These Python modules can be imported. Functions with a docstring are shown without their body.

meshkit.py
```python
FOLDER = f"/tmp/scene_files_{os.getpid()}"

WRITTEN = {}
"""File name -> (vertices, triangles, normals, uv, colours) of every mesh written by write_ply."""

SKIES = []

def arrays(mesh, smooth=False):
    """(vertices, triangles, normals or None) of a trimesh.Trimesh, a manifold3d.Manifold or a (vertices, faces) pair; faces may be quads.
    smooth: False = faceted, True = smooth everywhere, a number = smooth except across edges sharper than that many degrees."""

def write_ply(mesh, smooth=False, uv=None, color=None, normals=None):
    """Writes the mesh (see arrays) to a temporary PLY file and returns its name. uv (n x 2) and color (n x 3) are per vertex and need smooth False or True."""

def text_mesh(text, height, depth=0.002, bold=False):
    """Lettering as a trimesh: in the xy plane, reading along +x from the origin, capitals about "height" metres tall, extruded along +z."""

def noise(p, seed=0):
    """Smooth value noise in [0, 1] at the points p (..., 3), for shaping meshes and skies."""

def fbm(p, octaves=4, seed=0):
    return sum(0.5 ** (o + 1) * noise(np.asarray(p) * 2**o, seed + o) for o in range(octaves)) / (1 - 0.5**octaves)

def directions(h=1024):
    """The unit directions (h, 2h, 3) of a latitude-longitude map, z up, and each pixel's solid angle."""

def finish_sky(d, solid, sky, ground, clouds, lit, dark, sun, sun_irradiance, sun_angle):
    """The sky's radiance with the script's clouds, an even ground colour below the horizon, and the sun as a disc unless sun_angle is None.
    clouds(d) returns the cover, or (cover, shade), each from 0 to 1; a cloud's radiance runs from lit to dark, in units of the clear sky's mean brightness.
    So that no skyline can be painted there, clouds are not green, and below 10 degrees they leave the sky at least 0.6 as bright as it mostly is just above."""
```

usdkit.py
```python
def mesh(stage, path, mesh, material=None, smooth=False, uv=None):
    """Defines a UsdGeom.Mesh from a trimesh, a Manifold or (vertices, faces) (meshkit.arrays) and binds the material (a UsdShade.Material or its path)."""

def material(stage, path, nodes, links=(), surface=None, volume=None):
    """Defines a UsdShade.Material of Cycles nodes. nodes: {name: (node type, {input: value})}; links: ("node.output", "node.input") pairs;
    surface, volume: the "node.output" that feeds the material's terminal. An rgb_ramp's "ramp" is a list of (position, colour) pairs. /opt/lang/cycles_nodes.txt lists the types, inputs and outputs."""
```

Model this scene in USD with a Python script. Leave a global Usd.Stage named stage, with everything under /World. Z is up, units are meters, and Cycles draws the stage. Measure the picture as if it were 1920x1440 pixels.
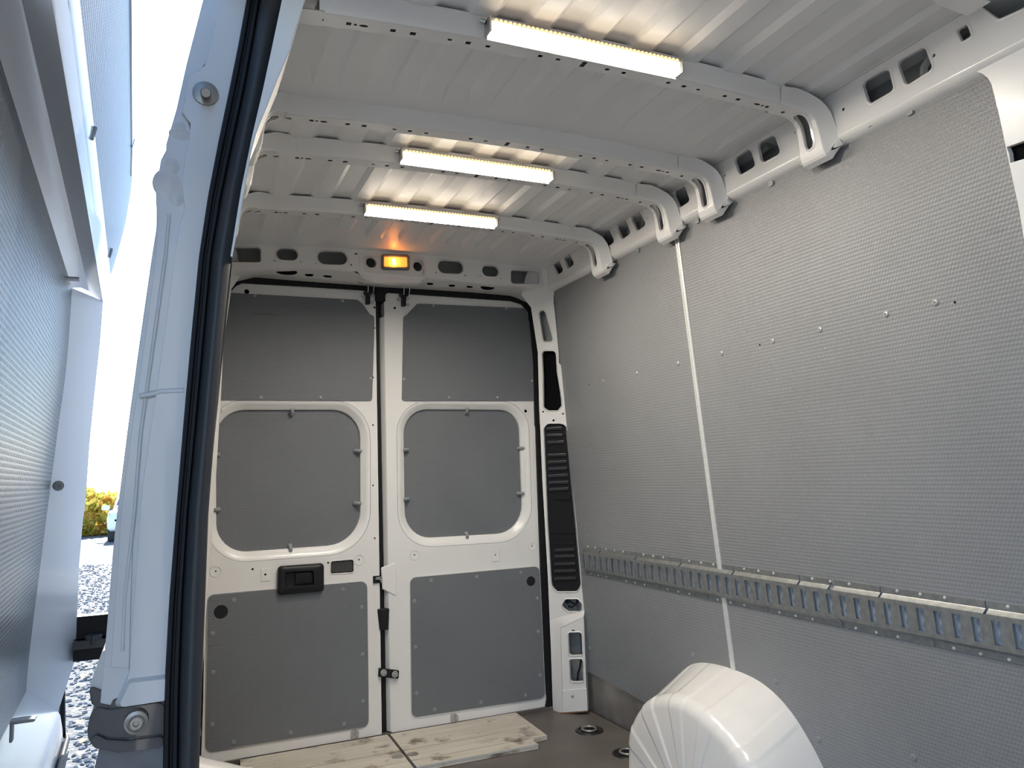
import math, random
import numpy as np, trimesh, manifold3d as m3, shapely
from shapely.geometry import Polygon, Point, LineString, box as sbox
from pxr import Usd, UsdGeom, UsdLux, UsdShade, Gf, Sdf
import usdkit, meshkit

random.seed(7); np.random.seed(7)
stage = Usd.Stage.CreateInMemory()
UsdGeom.SetStageUpAxis(stage, 'Z'); UsdGeom.SetStageMetersPerUnit(stage, 1.0)
UsdGeom.Xform.Define(stage, '/World'); UsdGeom.Scope.Define(stage, '/World/Looks')

# ------------------------------------------------------------------ camera, sky, sun, exposure
CX, CZ, YAW, PITCH, ROLL, FPX = -0.8573, 1.0255, 0.4204, 0.1152, -0.0346, 1460.23
EXPOSURE = 0.3
SKY = 0.175                                           # strength of the physical sky
SUN_INT, SUN_ELEV, SUN_AZ = 2.3, 40.0, 1.5        # azimuth in degrees from +Y towards +X
LED_INT, LAMP_INT = 245.0, 40.0
EYE = np.array([CX, 0.0, CZ])
_f = np.array([math.sin(YAW)*math.cos(PITCH), math.cos(YAW)*math.cos(PITCH), math.sin(PITCH)])
_r = np.array([math.cos(YAW), -math.sin(YAW), 0.0]); _u = np.cross(_r, _f)
RIGHT, UP = _r*math.cos(ROLL)+_u*math.sin(ROLL), -_r*math.sin(ROLL)+_u*math.cos(ROLL)
FWD = _f
cam = UsdGeom.Camera.Define(stage, '/World/camera')
cam.CreateHorizontalApertureAttr(36.0); cam.CreateVerticalApertureAttr(27.0)
cam.CreateFocalLengthAttr(36.0*FPX/1920); cam.CreateClippingRangeAttr((0.02, 500.0))
cam.GetPrim().GetAttribute('exposure').Set(EXPOSURE)
M = np.eye(4); M[0, :3], M[1, :3], M[2, :3], M[3, :3] = RIGHT, UP, -FWD, EYE
cam.AddTransformOp().Set(Gf.Matrix4d(M.tolist()))
dome = UsdLux.DomeLight.Define(stage, '/World/sky'); dome.CreateIntensityAttr(1.0)
sky_mat = usdkit.material(stage, '/World/Looks/sky', {'t': ('sky_texture', dict(sky_type='multiple_scattering', sun_disc=False, sun_elevation=math.radians(SUN_ELEV), sun_rotation=math.radians(SUN_AZ), air_density=1.0, aerosol_density=1.5, ozone_density=1.0)), 'b': ('background_shader', dict(strength=SKY))}, [('t.color', 'b.color')], surface='b.background')
UsdShade.MaterialBindingAPI.Apply(dome.GetPrim()).Bind(sky_mat)
sun = UsdLux.DistantLight.Define(stage, '/World/sun'); sun.CreateAngleAttr(0.6)
sun.CreateColorAttr((1.0, 0.95, 0.86)); sun.CreateIntensityAttr(SUN_INT); sun.CreateNormalizeAttr(True)
_e, _a = math.radians(SUN_ELEV), math.radians(SUN_AZ)
to_sun = np.array([math.sin(_a)*math.cos(_e), math.cos(_a)*math.cos(_e), math.sin(_e)])
sx = np.cross([0, 0, 1.0], to_sun); sx /= np.linalg.norm(sx); sy = np.cross(to_sun, sx)
Ms = np.eye(4); Ms[0, :3], Ms[1, :3], Ms[2, :3] = sx, sy, to_sun
sun.AddTransformOp().Set(Gf.Matrix4d(Ms.tolist()))

# ------------------------------------------------------------------ measuring: a sighted point on a plane of the van
def ray(u, v): return FWD+(u-960)/FPX*RIGHT-(v-720)/FPX*UP
def hit(u, v, n, k):
    n = np.asarray(n, float); d = ray(u, v); return EYE+d*((k-n@EYE)/(n@d))
class Frame:
    def __init__(s, o, a, b):
        s.o, s.a, s.b = (np.asarray(x, float) for x in (o, a, b))
        s.a = s.a/np.linalg.norm(s.a); s.b = s.b/np.linalg.norm(s.b); s.n = np.cross(s.a, s.b)
    def w(s, p, n=0.0):
        p = np.atleast_2d(np.asarray(p, float)); q = s.o+p[:, :1]*s.a+p[:, 1:2]*s.b
        return q+(p[:, 2:3] if p.shape[1] > 2 else n)*s.n
    def px(s, pts, off=0.0):
        out = []
        for u, v in pts:
            q = hit(u, v, s.n, s.n@s.o+off)-s.o; out.append((q@s.a, q@s.b))
        return np.array(out)
    def at(s, u, v, off=0.0): return s.px([(u, v)], off)[0]
def zoom(x0, y0, k): return lambda *pts: [(x0+x/k, y0+y/k) for x, y in pts]

YR, KW, LEAN = 3.2477, 0.869, 0.0845
REAR = Frame((0, YR, 0), (1, 0, 0), (0, 0, 1))
WALLR = Frame((KW, 0, 0), (0, -1, 0), (-LEAN, 0, 1))
HEAD = Frame((0, 3.05, 0), (1, 0, 0), (0, 0, 1))
_A, _B, _D = np.array([.727, 3.24, 0]), np.array([.86, 3.12, 0]), np.array([.735, 3.03, 1.62])
_a1 = (_B-_A)/np.linalg.norm(_B-_A); _b1 = (_D-_A)-((_D-_A)@_a1)*_a1
PIL = Frame(_A, _a1, _b1)
RAIL = Frame((0.69, 0, 0), (0, -1, 0), (0, 0, 1))
JAMB = Frame((0, 1.45, 0), (1, 0, 0), (0, 0, 1))
def roof_z(x, y): return 2.0125-0.019*y-0.05*(x-0.04)**2

# ------------------------------------------------------------------ meshes
def tm(v, f): return trimesh.Trimesh(np.asarray(v, float), np.asarray(f, int), process=False)
def cat(*ms): return trimesh.util.concatenate([m for m in ms if m is not None])
def poly(pts, r=0.0, holes=()):
    p = pts if isinstance(pts, shapely.Geometry) else Polygon(pts)
    p = p.buffer(0)
    if r: p = p.buffer(-r, quad_segs=5).buffer(r, quad_segs=5)
    for h in holes: p = p.difference(h)
    return p
def rin(p, r): return p.buffer(r, quad_segs=5).buffer(-r, quad_segs=5)
def geoms(p): return [g for g in getattr(p, 'geoms', [p]) if g.geom_type == 'Polygon' and g.area > 1e-9]
def ext(fr, p, n0, n1):
    out = []
    for g in geoms(p):
        m = trimesh.creation.extrude_polygon(g, n1-n0, engine='earcut')
        v = np.array(m.vertices); out.append(tm(fr.w(np.c_[v[:, :2], v[:, 2]+n0]), m.faces))
    return cat(*out) if out else None
def disc(c, r, k=16): return Point(*c).buffer(r, quad_segs=max(2, k//4))
def loft(rings, close=True, cap0=False, cap1=False):
    R = np.array(rings); k, n = R.shape[:2]; f = []
    for i in range(k-1):
        for j in range(n if close else n-1):
            a, b, c, d = i*n+j, i*n+(j+1) % n, (i+1)*n+(j+1) % n, (i+1)*n+j
            f += [(a, b, c), (a, c, d)]
    v = R.reshape(-1, 3)
    if cap0: v = np.vstack([v, R[0].mean(0)]); f += [(len(v)-1, (j+1) % n, j) for j in range(n)]
    if cap1: v = np.vstack([v, R[-1].mean(0)]); f += [(len(v)-1, (k-1)*n+j, (k-1)*n+(j+1) % n) for j in range(n)]
    return tm(v, f)
def fillet(q, rad, n=6):
    q = np.asarray(q, float); out = []; rad = np.broadcast_to(rad, (len(q),))
    for i in range(len(q)):
        p, a, b = q[i], q[i-1], q[(i+1) % len(q)]
        da, db = (a-p)/np.linalg.norm(a-p), (b-p)/np.linalg.norm(b-p)
        ang = math.acos(np.clip(da@db, -1, 1)); r = rad[i]; t = r/math.tan(ang/2)
        bis = (da+db)/np.linalg.norm(da+db); c = p+bis*r/math.sin(ang/2)
        s, e = p+da*t-c, p+db*t-c
        a0, a1 = math.atan2(s[1], s[0]), math.atan2(e[1], e[0]); d = (a1-a0+math.pi) % (2*math.pi)-math.pi
        out += [c+r*np.array([math.cos(a0+d*k/(n-1)), math.sin(a0+d*k/(n-1))]) for k in range(n)]
    return np.array(out)
def grow(q, d):
    g = np.array(Polygon(q).buffer(d, join_style='mitre', mitre_limit=20).exterior.coords)[:-1]
    k = np.argmin(np.linalg.norm(g-np.asarray(q)[0], axis=1)); g = np.roll(g, -k, 0)
    if (Polygon(g).exterior.is_ccw) != (Polygon(q).exterior.is_ccw): g = np.roll(g[::-1], 1, 0)
    return g
def tube(path, r, sides=10, caps=True):
    p = np.asarray(path, float); t = np.gradient(p, axis=0); t /= np.linalg.norm(t, axis=1, keepdims=True)
    a = np.cross(t, [0.31, 0.52, 0.79]); a /= np.linalg.norm(a, axis=1, keepdims=True); b = np.cross(t, a)
    r = np.broadcast_to(r, (len(p),)); an = np.arange(sides)*2*math.pi/sides
    R = p[:, None]+r[:, None, None]*(np.cos(an)[None, :, None]*a[:, None]+np.sin(an)[None, :, None]*b[:, None])
    return loft(R, cap0=caps, cap1=caps)
def box(lo, hi): 
    lo, hi = np.minimum(lo, hi), np.maximum(lo, hi); m = trimesh.creation.box(np.maximum(hi-lo, 1e-5)); m.apply_translation((lo+hi)/2); return m
def rbox(lo, hi, r):
    lo, hi = np.asarray(lo, float), np.asarray(hi, float); r = min(r, *(np.abs(hi-lo)/2.01))
    s = trimesh.creation.icosphere(1, r); pts = []
    for c in np.ndindex(2, 2, 2): pts.append(s.vertices+[(lo[k]+r if c[k] == 0 else hi[k]-r) for k in range(3)])
    return trimesh.convex.convex_hull(np.vstack(pts))
def rotp(fr, c, prof, k=10):
    """lathe of (radius, height) pairs about the normal of a frame at its point c"""
    an = np.arange(k)*2*math.pi/k
    return loft([fr.w(np.c_[c[0]+r*np.cos(an), c[1]+r*np.sin(an), np.full(k, h)]) for r, h in prof], cap1=True)
def screw(fr, c, r=.007, h=.003, n=0.0): return rotp(fr, c, [(r, n), (r*.95, n+h*.6), (r*.6, n+h), (r*.35, n+h), (r*.3, n+h*.4)], 10)
def bez(a, b, c, d, n=12):
    t = np.linspace(0, 1, n)[:, None]; a, b, c, d = (np.asarray(x, float) for x in (a, b, c, d))
    return (1-t)**3*a+3*(1-t)**2*t*b+3*(1-t)*t*t*c+t**3*d

# ------------------------------------------------------------------ scene helpers
used = {}
def numbered(parent, name):
    k = (parent, name); n = used.get(k, 0); used[k] = n+1
    return f'{parent}/{name}' if n == 0 else f'{parent}/{name}_{n:03d}'
def custom(p, label=None, cat_=None, group=None, kind=None):
    for k, v in (('label', label), ('category', cat_), ('group', group), ('kind', kind)):
        if v: p.SetCustomDataByKey(k, v)
origin = {}
def thing(name, label, cat_, loc=(0, 0, 0), group=None, kind=None):
    path = numbered('/World', name); x = UsdGeom.Xform.Define(stage, path)
    x.AddTranslateOp().Set(Gf.Vec3d(*map(float, loc))); custom(x.GetPrim(), label, cat_, group, kind); origin[path] = np.asarray(loc, float)
    return path
def part(parent, name, mesh, mat, smooth=30, label=None, kind=None):
    if mesh is None: return None
    path = numbered(parent, name); root = '/'.join(parent.split('/')[:3])
    v = np.array(mesh.vertices)-origin.get(root, 0)
    m = usdkit.mesh(stage, path, (v, np.array(mesh.faces)), MAT[mat], smooth=smooth); custom(m.GetPrim(), label, None, None, kind)
    return path
def solo(name, mesh, mat, label, cat_, group=None, kind=None, smooth=30):
    path = numbered('/World', name)
    m = usdkit.mesh(stage, path, (np.array(mesh.vertices), np.array(mesh.faces)), MAT[mat], smooth=smooth)
    custom(m.GetPrim(), label, cat_, group, kind); return path
def copy_of(src, loc, label, group=None, cat_=None):
    name = src.split('/')[2]; path = numbered('/World', name); x = UsdGeom.Xform.Define(stage, path)
    x.GetPrim().GetReferences().AddInternalReference(src)
    x.GetPrim().SetInstanceable(True)
    x.GetPrim().GetAttribute('xformOp:translate').Set(Gf.Vec3d(*map(float, loc)))
    custom(x.GetPrim(), label, cat_, group); return path

# ------------------------------------------------------------------ materials
MAT = {}
def mat(name, nodes, links=(), surface='p.BSDF'):
    MAT[name] = usdkit.material(stage, f'/World/Looks/{name}', nodes, links, surface=surface)
def plain(name, col, rough=.5, metal=0., coat=0., spec=.5, noise=None, edge=0., **kw):
    n = {'p': ('principled_bsdf', dict(base_color=col, roughness=rough, metallic=metal, coat_weight=coat, specular_ior_level=spec, **kw))}; l = []
    if noise:
        sc, amt = noise
        n['g'] = ('geometry', {}); n['n'] = ('noise_texture', dict(scale=sc, detail=4.0))
        n['r'] = ('rgb_ramp', {'ramp': [(.3, tuple(c*(1-amt) for c in col)), (.7, tuple(min(1, c*(1+amt)) for c in col))]})
        l += [('g.position', 'n.vector'), ('n.fac', 'r.fac'), ('r.color', 'p.base_color')]
    if edge: n['b'] = ('bevel', dict(radius=edge, samples=4)); l.append(('b.bevel', 'p.normal'))
    mat(name, n, l)
plain('white_paint', (.80, .79, .77), .28, coat=.25, edge=.003, noise=(6., .015))
plain('roof_paint', (.78, .78, .775), .42, noise=(5., .02))
plain('door_paint', (.72, .74, .78), .22, coat=.4)
plain('jamb_paint', (.78, .79, .81), .25, coat=.3, edge=.002)
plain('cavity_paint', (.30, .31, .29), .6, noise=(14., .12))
plain('outer_paint', (.8, .8, .8), .25, coat=.4)
plain('rubber', (.010, .010, .012), .5, spec=.25)
plain('seal_rubber', (.030, .031, .034), .42)
plain('black_plastic', (.014, .014, .016), .4, spec=.3)
plain('dark_void', (.005, .005, .006), .8, spec=.05)
plain('grille_plastic', (.012, .012, .014), .4, spec=.25)
plain('moulding', (.05, .05, .055), .2, coat=.6, edge=.006)
plain('step_grey', (.22, .22, .24), .5, noise=(30., .1))
plain('steel', (.55, .55, .53), .28, metal=1., noise=(90., .15))
plain('galvanised', (.33, .34, .33), .42, metal=.75, noise=(60., .16))
plain('bright_steel', (.56, .585, .61), .35, metal=.25)
plain('blue_steel', (.26, .29, .33), .35, metal=.3)
plain('alu', (.86, .85, .80), .30, metal=.55)
plain('kick_steel', (.40, .37, .33), .35, metal=.7, noise=(12., .15))
plain('rivet', (.50, .49, .45), .3, metal=.5)
plain('grey_plastic', (.26, .28, .28), .4)
plain('clip_grey', (.45, .47, .50), .4)
plain('lamp_bezel', (.18, .17, .16), .5)
plain('dark_insert', (.045, .042, .042), .6)
plain('slat_plastic', (.030, .030, .034), .3)
plain('rust', (.20, .09, .04), .9, noise=(120., .4))
plain('arch_paint', (.80, .79, .77), .18, coat=.5, noise=(9., .02))
plain('leaf', (.50, .22, .06), .7, noise=(40., .3))
plain('leaf_pale', (.62, .42, .20), .7, noise=(40., .2))
plain('stone', (.20, .202, .206), .8)
plain('tyre', (.03, .03, .03), .8)
plain('car_glass', (.03, .05, .07), .05, coat=1.)
plain('car_trim', (.08, .10, .14), .4)
def emit(name, col, strength): mat(name, {'e': ('emission', dict(color=col, strength=strength))}, (), 'e.emission')
emit('led', (1., .91, .79), LED_INT); emit('led_front', (1., .84, .6), 5.0); emit('led_nub', (1., .55, .2), 2.2)
emit('lamp_bulb', (1., .62, .22), LAMP_INT*5); 
mat('lamp_lens', {'p': ('principled_bsdf', dict(base_color=(1., .55, .2), roughness=.25, emission_color=(1., .42, .08), emission_strength=1.0)),
                  't': ('transparent_bsdf', dict(color=(1., .7, .4))), 'm': ('mix_closure', dict(fac=.55))},
    [('p.BSDF', 'm.closure1'), ('t.BSDF', 'm.closure2')], 'm.closure')
def lining(name, axis, col, strength, rough=.42, h=.0088, r=.0100, spec=.45):
    """grey lining board with staggered rows of small raised dots, h apart in rows r apart; axis 0 = board lies across the van, 1 = along it"""
    sc = [0., 0., 1/(math.sqrt(2)*r)]; sc[axis] = math.sqrt(2)/h
    inv = [0., 0., math.sqrt(2)*r]; inv[axis] = h/math.sqrt(2)
    rot = (0., math.pi/4, 0.) if axis == 0 else (math.pi/4, 0., 0.); tor = tuple(-x for x in rot)
    mat(name, {'g': ('geometry', {}), 'm': ('mapping', dict(mapping_type='point', scale=tuple(sc), rotation=rot)),
               'v': ('voronoi_texture', dict(dimensions='3D', feature='f1', scale=1.0, randomness=0.0)),
               'd': ('vector_math', dict(math_type='subtract')), 'd2': ('mapping', dict(mapping_type='point', rotation=tor)), 'd3': ('mapping', dict(mapping_type='point', scale=tuple(x*1000 for x in inv))),
               'ln': ('vector_math', dict(math_type='length')), 'dv': ('math', dict(math_type='multiply', value2=1/5.0)),
               'r': ('rgb_ramp', {'ramp': [(0., (1, 1, 1)), (.35, (.85, .85, .85)), (.85, (.0, .0, .0)), (1., (0, 0, 0))]}),
               'b': ('bump', dict(strength=strength, distance=.0012)),
               'n': ('noise_texture', dict(scale=3.0, detail=4.0)), 'cr': ('rgb_ramp', {'ramp': [(.3, tuple(c*.95 for c in col)), (.7, tuple(c*1.05 for c in col))]}),
               'sm': ('mapping', dict(mapping_type='point', scale=(3.2, 3.2, 34.))), 'sn': ('noise_texture', dict(scale=1.0, detail=3.0)), 'sr': ('rgb_ramp', {'ramp': [(0., (.80, .80, .80)), (.22, (.80, .80, .80)), (.27, (1, 1, 1)), (.735, (1, 1, 1)), (.79, (1.22, 1.20, 1.16)), (1., (1.22, 1.2, 1.16))]}),
               'mx': ('mix_color', dict(blend_type='multiply', fac=1.0, use_clamp=False)),
               'p': ('principled_bsdf', dict(roughness=rough, specular_ior_level=spec))},
        [('g.position', 'm.vector'), ('m.vector', 'v.vector'), ('m.vector', 'd.vector1'), ('v.position', 'd.vector2'), ('d.vector', 'd2.vector'), ('d2.vector', 'd3.vector'), ('d3.vector', 'ln.vector1'), ('ln.value', 'dv.value1'), ('dv.value', 'r.fac'),
         ('r.color', 'b.height'), ('b.normal', 'p.normal'), ('g.position', 'n.vector'), ('n.fac', 'cr.fac'), ('g.position', 'sm.vector'), ('sm.vector', 'sn.vector'), ('sn.fac', 'sr.fac'), ('cr.color', 'mx.a'), ('sr.color', 'mx.b'), ('mx.result', 'p.base_color')])
lining('lining_side', 1, (.232, .236, .240), .48)
lining('lining_rear', 0, (.165, .176, .188), .35, .5, spec=.25)
lining('lining_door', 1, (.11, .13, .15), 1.6, .30, .0105, .0105)
mat('floor_vinyl', {'g': ('geometry', {}), 'n': ('noise_texture', dict(scale=160., detail=3.)), 'n2': ('noise_texture', dict(scale=4., detail=5.)),
    'r': ('rgb_ramp', {'ramp': [(.3, (.095, .085, .077)), (.7, (.15, .135, .125))]}), 'b': ('bump', dict(strength=.3, distance=.001)),
    'p': ('principled_bsdf', dict(roughness=.5))},
    [('g.position', 'n.vector'), ('g.position', 'n2.vector'), ('n2.fac', 'r.fac'), ('r.color', 'p.base_color'), ('n.fac', 'b.height'), ('b.normal', 'p.normal')])
mat('worn_wood', {'g': ('geometry', {}), 'm': ('mapping', dict(mapping_type='point', scale=(3., 60., 60.))), 'n': ('noise_texture', dict(scale=1.0, detail=5.)),
    'n2': ('noise_texture', dict(scale=7., detail=5., roughness=.6)), 'r': ('rgb_ramp', {'ramp': [(.3, (.50, .46, .39)), (.7, (.64, .60, .53))]}),
    's': ('rgb_ramp', {'ramp': [(.56, (1, 1, 1)), (.68, (.3, .28, .25))]}), 'mx': ('mix_color', dict(blend_type='multiply', fac=1.0)),
    'p': ('principled_bsdf', dict(roughness=.5))},
    [('g.position', 'm.vector'), ('m.vector', 'n.vector'), ('g.position', 'n2.vector'), ('n.fac', 'r.fac'), ('n2.fac', 's.fac'), ('r.color', 'mx.a'), ('s.color', 'mx.b'), ('mx.result', 'p.base_color')])
mat('gravel', {'g': ('geometry', {}), 'v': ('voronoi_texture', dict(dimensions='3D', feature='f1', scale=38.)), 'r': ('rgb_ramp', {'ramp': [(0., (.08, .082, .084)), (.5, (.165, .167, .170)), (1., (.29, .29, .29))]}),
    'b': ('bump', dict(strength=.8, distance=.02)), 'p': ('principled_bsdf', dict(roughness=.8))},
    [('g.position', 'v.vector'), ('v.color', 'r.fac'), ('r.color', 'p.base_color'), ('v.distance', 'b.height'), ('b.normal', 'p.normal')])
mat('foliage', {'g': ('geometry', {}), 'n': ('noise_texture', dict(scale=3., detail=3.)), 'r': ('rgb_ramp', {'ramp': [(.35, (.48, .50, .10)), (.5, (.78, .62, .14)), (.7, (.74, .40, .10))]}),
    'd': ('diffuse_bsdf', {}), 't': ('translucent_bsdf', {}), 'm': ('mix_closure', dict(fac=.45))},
    [('g.position', 'n.vector'), ('n.fac', 'r.fac'), ('r.color', 'd.color'), ('r.color', 't.color'), ('d.BSDF', 'm.closure1'), ('t.BSDF', 'm.closure2')], 'm.closure')

# ================================================================== SETTING
RAILX = 0.69
# ---- floor
floor = solo('floor', cat(box((-1.0, -1.2, -.10), (.87, 3.24, -.022)), box((-.80, 3.235, -.10), (.80, 3.30, -.004))), 'floor_vinyl', 'brown grey textured cargo floor of the van', None, kind='structure', smooth=False)
# ---- ceiling: pressed roof sheet with lengthwise ribs that fade out before the second bow and before the header
BOWS = [(.938, .985), (1.420, 1.468), (1.853, 1.900), (2.084, 2.132), (2.528, 2.577)]
def rib(x):
    t = ((x+.505) % .1315)
    return np.clip(np.minimum(t/.016, (.085-t)/.016), 0, 1)
xs = []
for k in range(-2, 11):
    for d in (0, .016, .069, .085): xs.append(-.505+.1315*k+d)
xs = np.array([-.79]+[x for x in xs if -.74 < x < .70]+[.72, .80, .92])
ys = np.array([-1.2, .90, .96, 1.0, 1.40, 1.44, 1.48, 1.72, 1.79, 1.86, 1.90, 2.08, 2.13, 2.53, 2.58, 2.86, 2.91, 3.0, 3.06, 3.40])
def fade(y): return np.interp(y, [-9, 1.74, 1.80, 1.855, 1.90, 2.86, 2.92, 9], [1, 1, 0, 0, 1, 1, 0, 0])
def ribamp(x): return np.where((x > -.68) & (x < .63), 1.0, 0.0)
G = np.array([[(x, y, roof_z(x, y)+.0105*float(rib(x))*float(fade(y))*float(ribamp(x))) for x in xs] for y in ys])
top = G+np.array([0, 0, .03])
nx, ny = len(xs), len(ys); cm = loft(G, close=False); cm.invert()
ceil = thing('ceiling', 'grey painted pressed roof sheet with lengthwise ribs', None, kind='structure')
part(ceil, 'roof_sheet', cat(cm, loft(top, close=False)), 'roof_paint', smooth=25)
part(ceil, 'drip_channel', box((.90, -1.2, 1.9), (.93, 3.4, 2.03)), 'outer_paint')

# ---- right wall: outer skin, two lining boards, joint strip, kick plate, screws, clips
wr = thing('wall_right', 'right side wall of the van lined with dotted grey boards', None, (KW, 2, 0), kind='structure')
sk = [WALLR.w([(-a, b)], -.075)[0] for a, b in ((-1.2, -.3), (3.4, -.3), (3.4, 2.02), (-1.2, 2.02))]
sk2 = [p+np.array([.02, 0, 0]) for p in sk]
part(wr, 'outer_skin', cat(tm(sk, [(0, 1, 2), (0, 2, 3)]), tm(sk2, [(0, 2, 1), (0, 3, 2)])), 'cavity_paint', smooth=False)
part(wr, 'board_backing', ext(WALLR, poly([(-3.22, -.1), (1.2, -.1), (1.2, 1.80), (-3.04, 1.80)]), -.06, -.012), 'dark_void', smooth=False)
YJ = 2.109
low = WALLR.px([(1100, 1257.5), (1215, 1320)]); sl = (low[1, 1]-low[0, 1])/(low[1, 0]-low[0, 0]); blow = lambda a: low[0, 1]+sl*(a-low[0, 0])
tl = WALLR.px([(1069, 529.6), (1340, 395), (1580, 277)])
ztop = float(tl[:, 1].mean())
part(wr, 'lining_board', ext(WALLR, poly([(-3.22, blow(-3.22)), (-YJ-.004, blow(-YJ)), (-YJ-.004, ztop), (-3.02, ztop), (-3.045, ztop)]), -.01, 0), 'lining_side', smooth=False, label='rear grey lining board with dotted texture beside the rear pillar')
fr_edge = WALLR.px([(1866, 146), (1920, 392)]); af = float(fr_edge[:, 0].mean())
fb = Polygon([(-YJ+.004, -.02), (af+.02, -.02), (af+.02, ztop+.03), (af-.10, ztop+.03), (-1.19, ztop), (-YJ+.004, ztop)])
part(wr, 'lining_board', ext(WALLR, fb, -.01, 0), 'lining_side', smooth=False, label='large front grey lining board with dotted texture')
part(wr, 'kick_plate', ext(WALLR, poly([(-3.3, -.03), (-1.6, -.03), (-1.6, blow(-1.6)+.02), (-3.3, blow(-3.3)+.02)]), -.014, -.011), 'kick_steel', smooth=False, label='dull metal kick plate at the foot of the wall')
# three-line aluminium joint strip
js = [(-YJ-.011, 0), (-YJ-.011, .0035), (-YJ-.0065, .0045), (-YJ-.005, .002), (-YJ-.003, .005), (-YJ+.003, .005), (-YJ+.005, .002), (-YJ+.0065, .0045), (-YJ+.011, .0035), (-YJ+.011, 0)]
part(wr, 'joint_strip', loft([WALLR.w([(a, b, n) for a, n in js]) for b in (.05, .5, 1.0, ztop+.01)], cap0=True, cap1=True), 'alu', smooth=40, label='pale aluminium strip over the joint between the boards')
z8 = zoom(1250, 400, 2.5716)
ws = z8((266, 676), (513, 617), (740, 561), (1058, 487), (1297, 430))+[(1131, 715), (1194.7, 700), (1271.7, 682)]
for u, v in ws: part(wr, 'screw', screw(WALLR, WALLR.at(u, v), .0075, .004), 'rivet')
for u, v in ((1299.5, 1228), (1454.5, 1278), (1536, 1386), (1106, 1216), (1713, 1420)): part(wr, 'screw', screw(WALLR, WALLR.at(u, v), .0085, .003), 'grey_plastic')
for u, v in (z8((1390, 429), (449, 634))+[(1105, 721)]): part(wr, 'screw_hole', rotp(WALLR, WALLR.at(u, v), [(.0028, -.002), (.0028, .0006), (.001, .0006)], 8), 'dark_void')
for u, v in ((1706, 204), (1446, 339), (1308, 410), (1197, 465), (1110, 510)):
    a, b = WALLR.at(u, v)
    part(wr, 'edge_clip', cat(ext(WALLR, poly([(a-.009, b-.016), (a+.009, b-.016), (a+.011, b+.02), (a-.011, b+.02)], .006), .001, .005), ext(WALLR, poly([(a-.016, b+.014), (a+.012, b+.014), (a+.012, b+.026), (a-.016, b+.026)]), .001, .02)), 'grey_plastic')

# ---- white pressing in front of the boards (side pillar) with its dark strap slot
edge = [tuple(p) for p in WALLR.px([(1920, 392), (1900, 300), (1880, 205), (1868, 160), (1862, 148), (1850, 139), (1830, 134)])]
sp = thing('side_pillar', 'white painted pressing at the front edge of the large wall board', 'pillar', (KW, .9, 1.5))
z5b = zoom(1740, 0, 4.361)
slot = Polygon(WALLR.px(z5b((685, 1207), (705, 1255), (715, 1335), (960, 1262), (960, 1110))))
body = Polygon([(af-.004, -.05), (edge[0][0], edge[0][1]-.02)]+edge+[(-1.10, edge[-1][1]+.012), (-1.10, edge[-1][1]+.03), (.6, edge[-1][1]+.03), (.6, -.05)]).buffer(0)
part(sp, 'pressing', ext(WALLR, body.difference(slot), .002, .016), 'white_paint')
part(sp, 'strap_slot', ext(WALLR, slot.buffer(.01), -.003, .003), 'dark_void', label='black slot in the white pressing')

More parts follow.
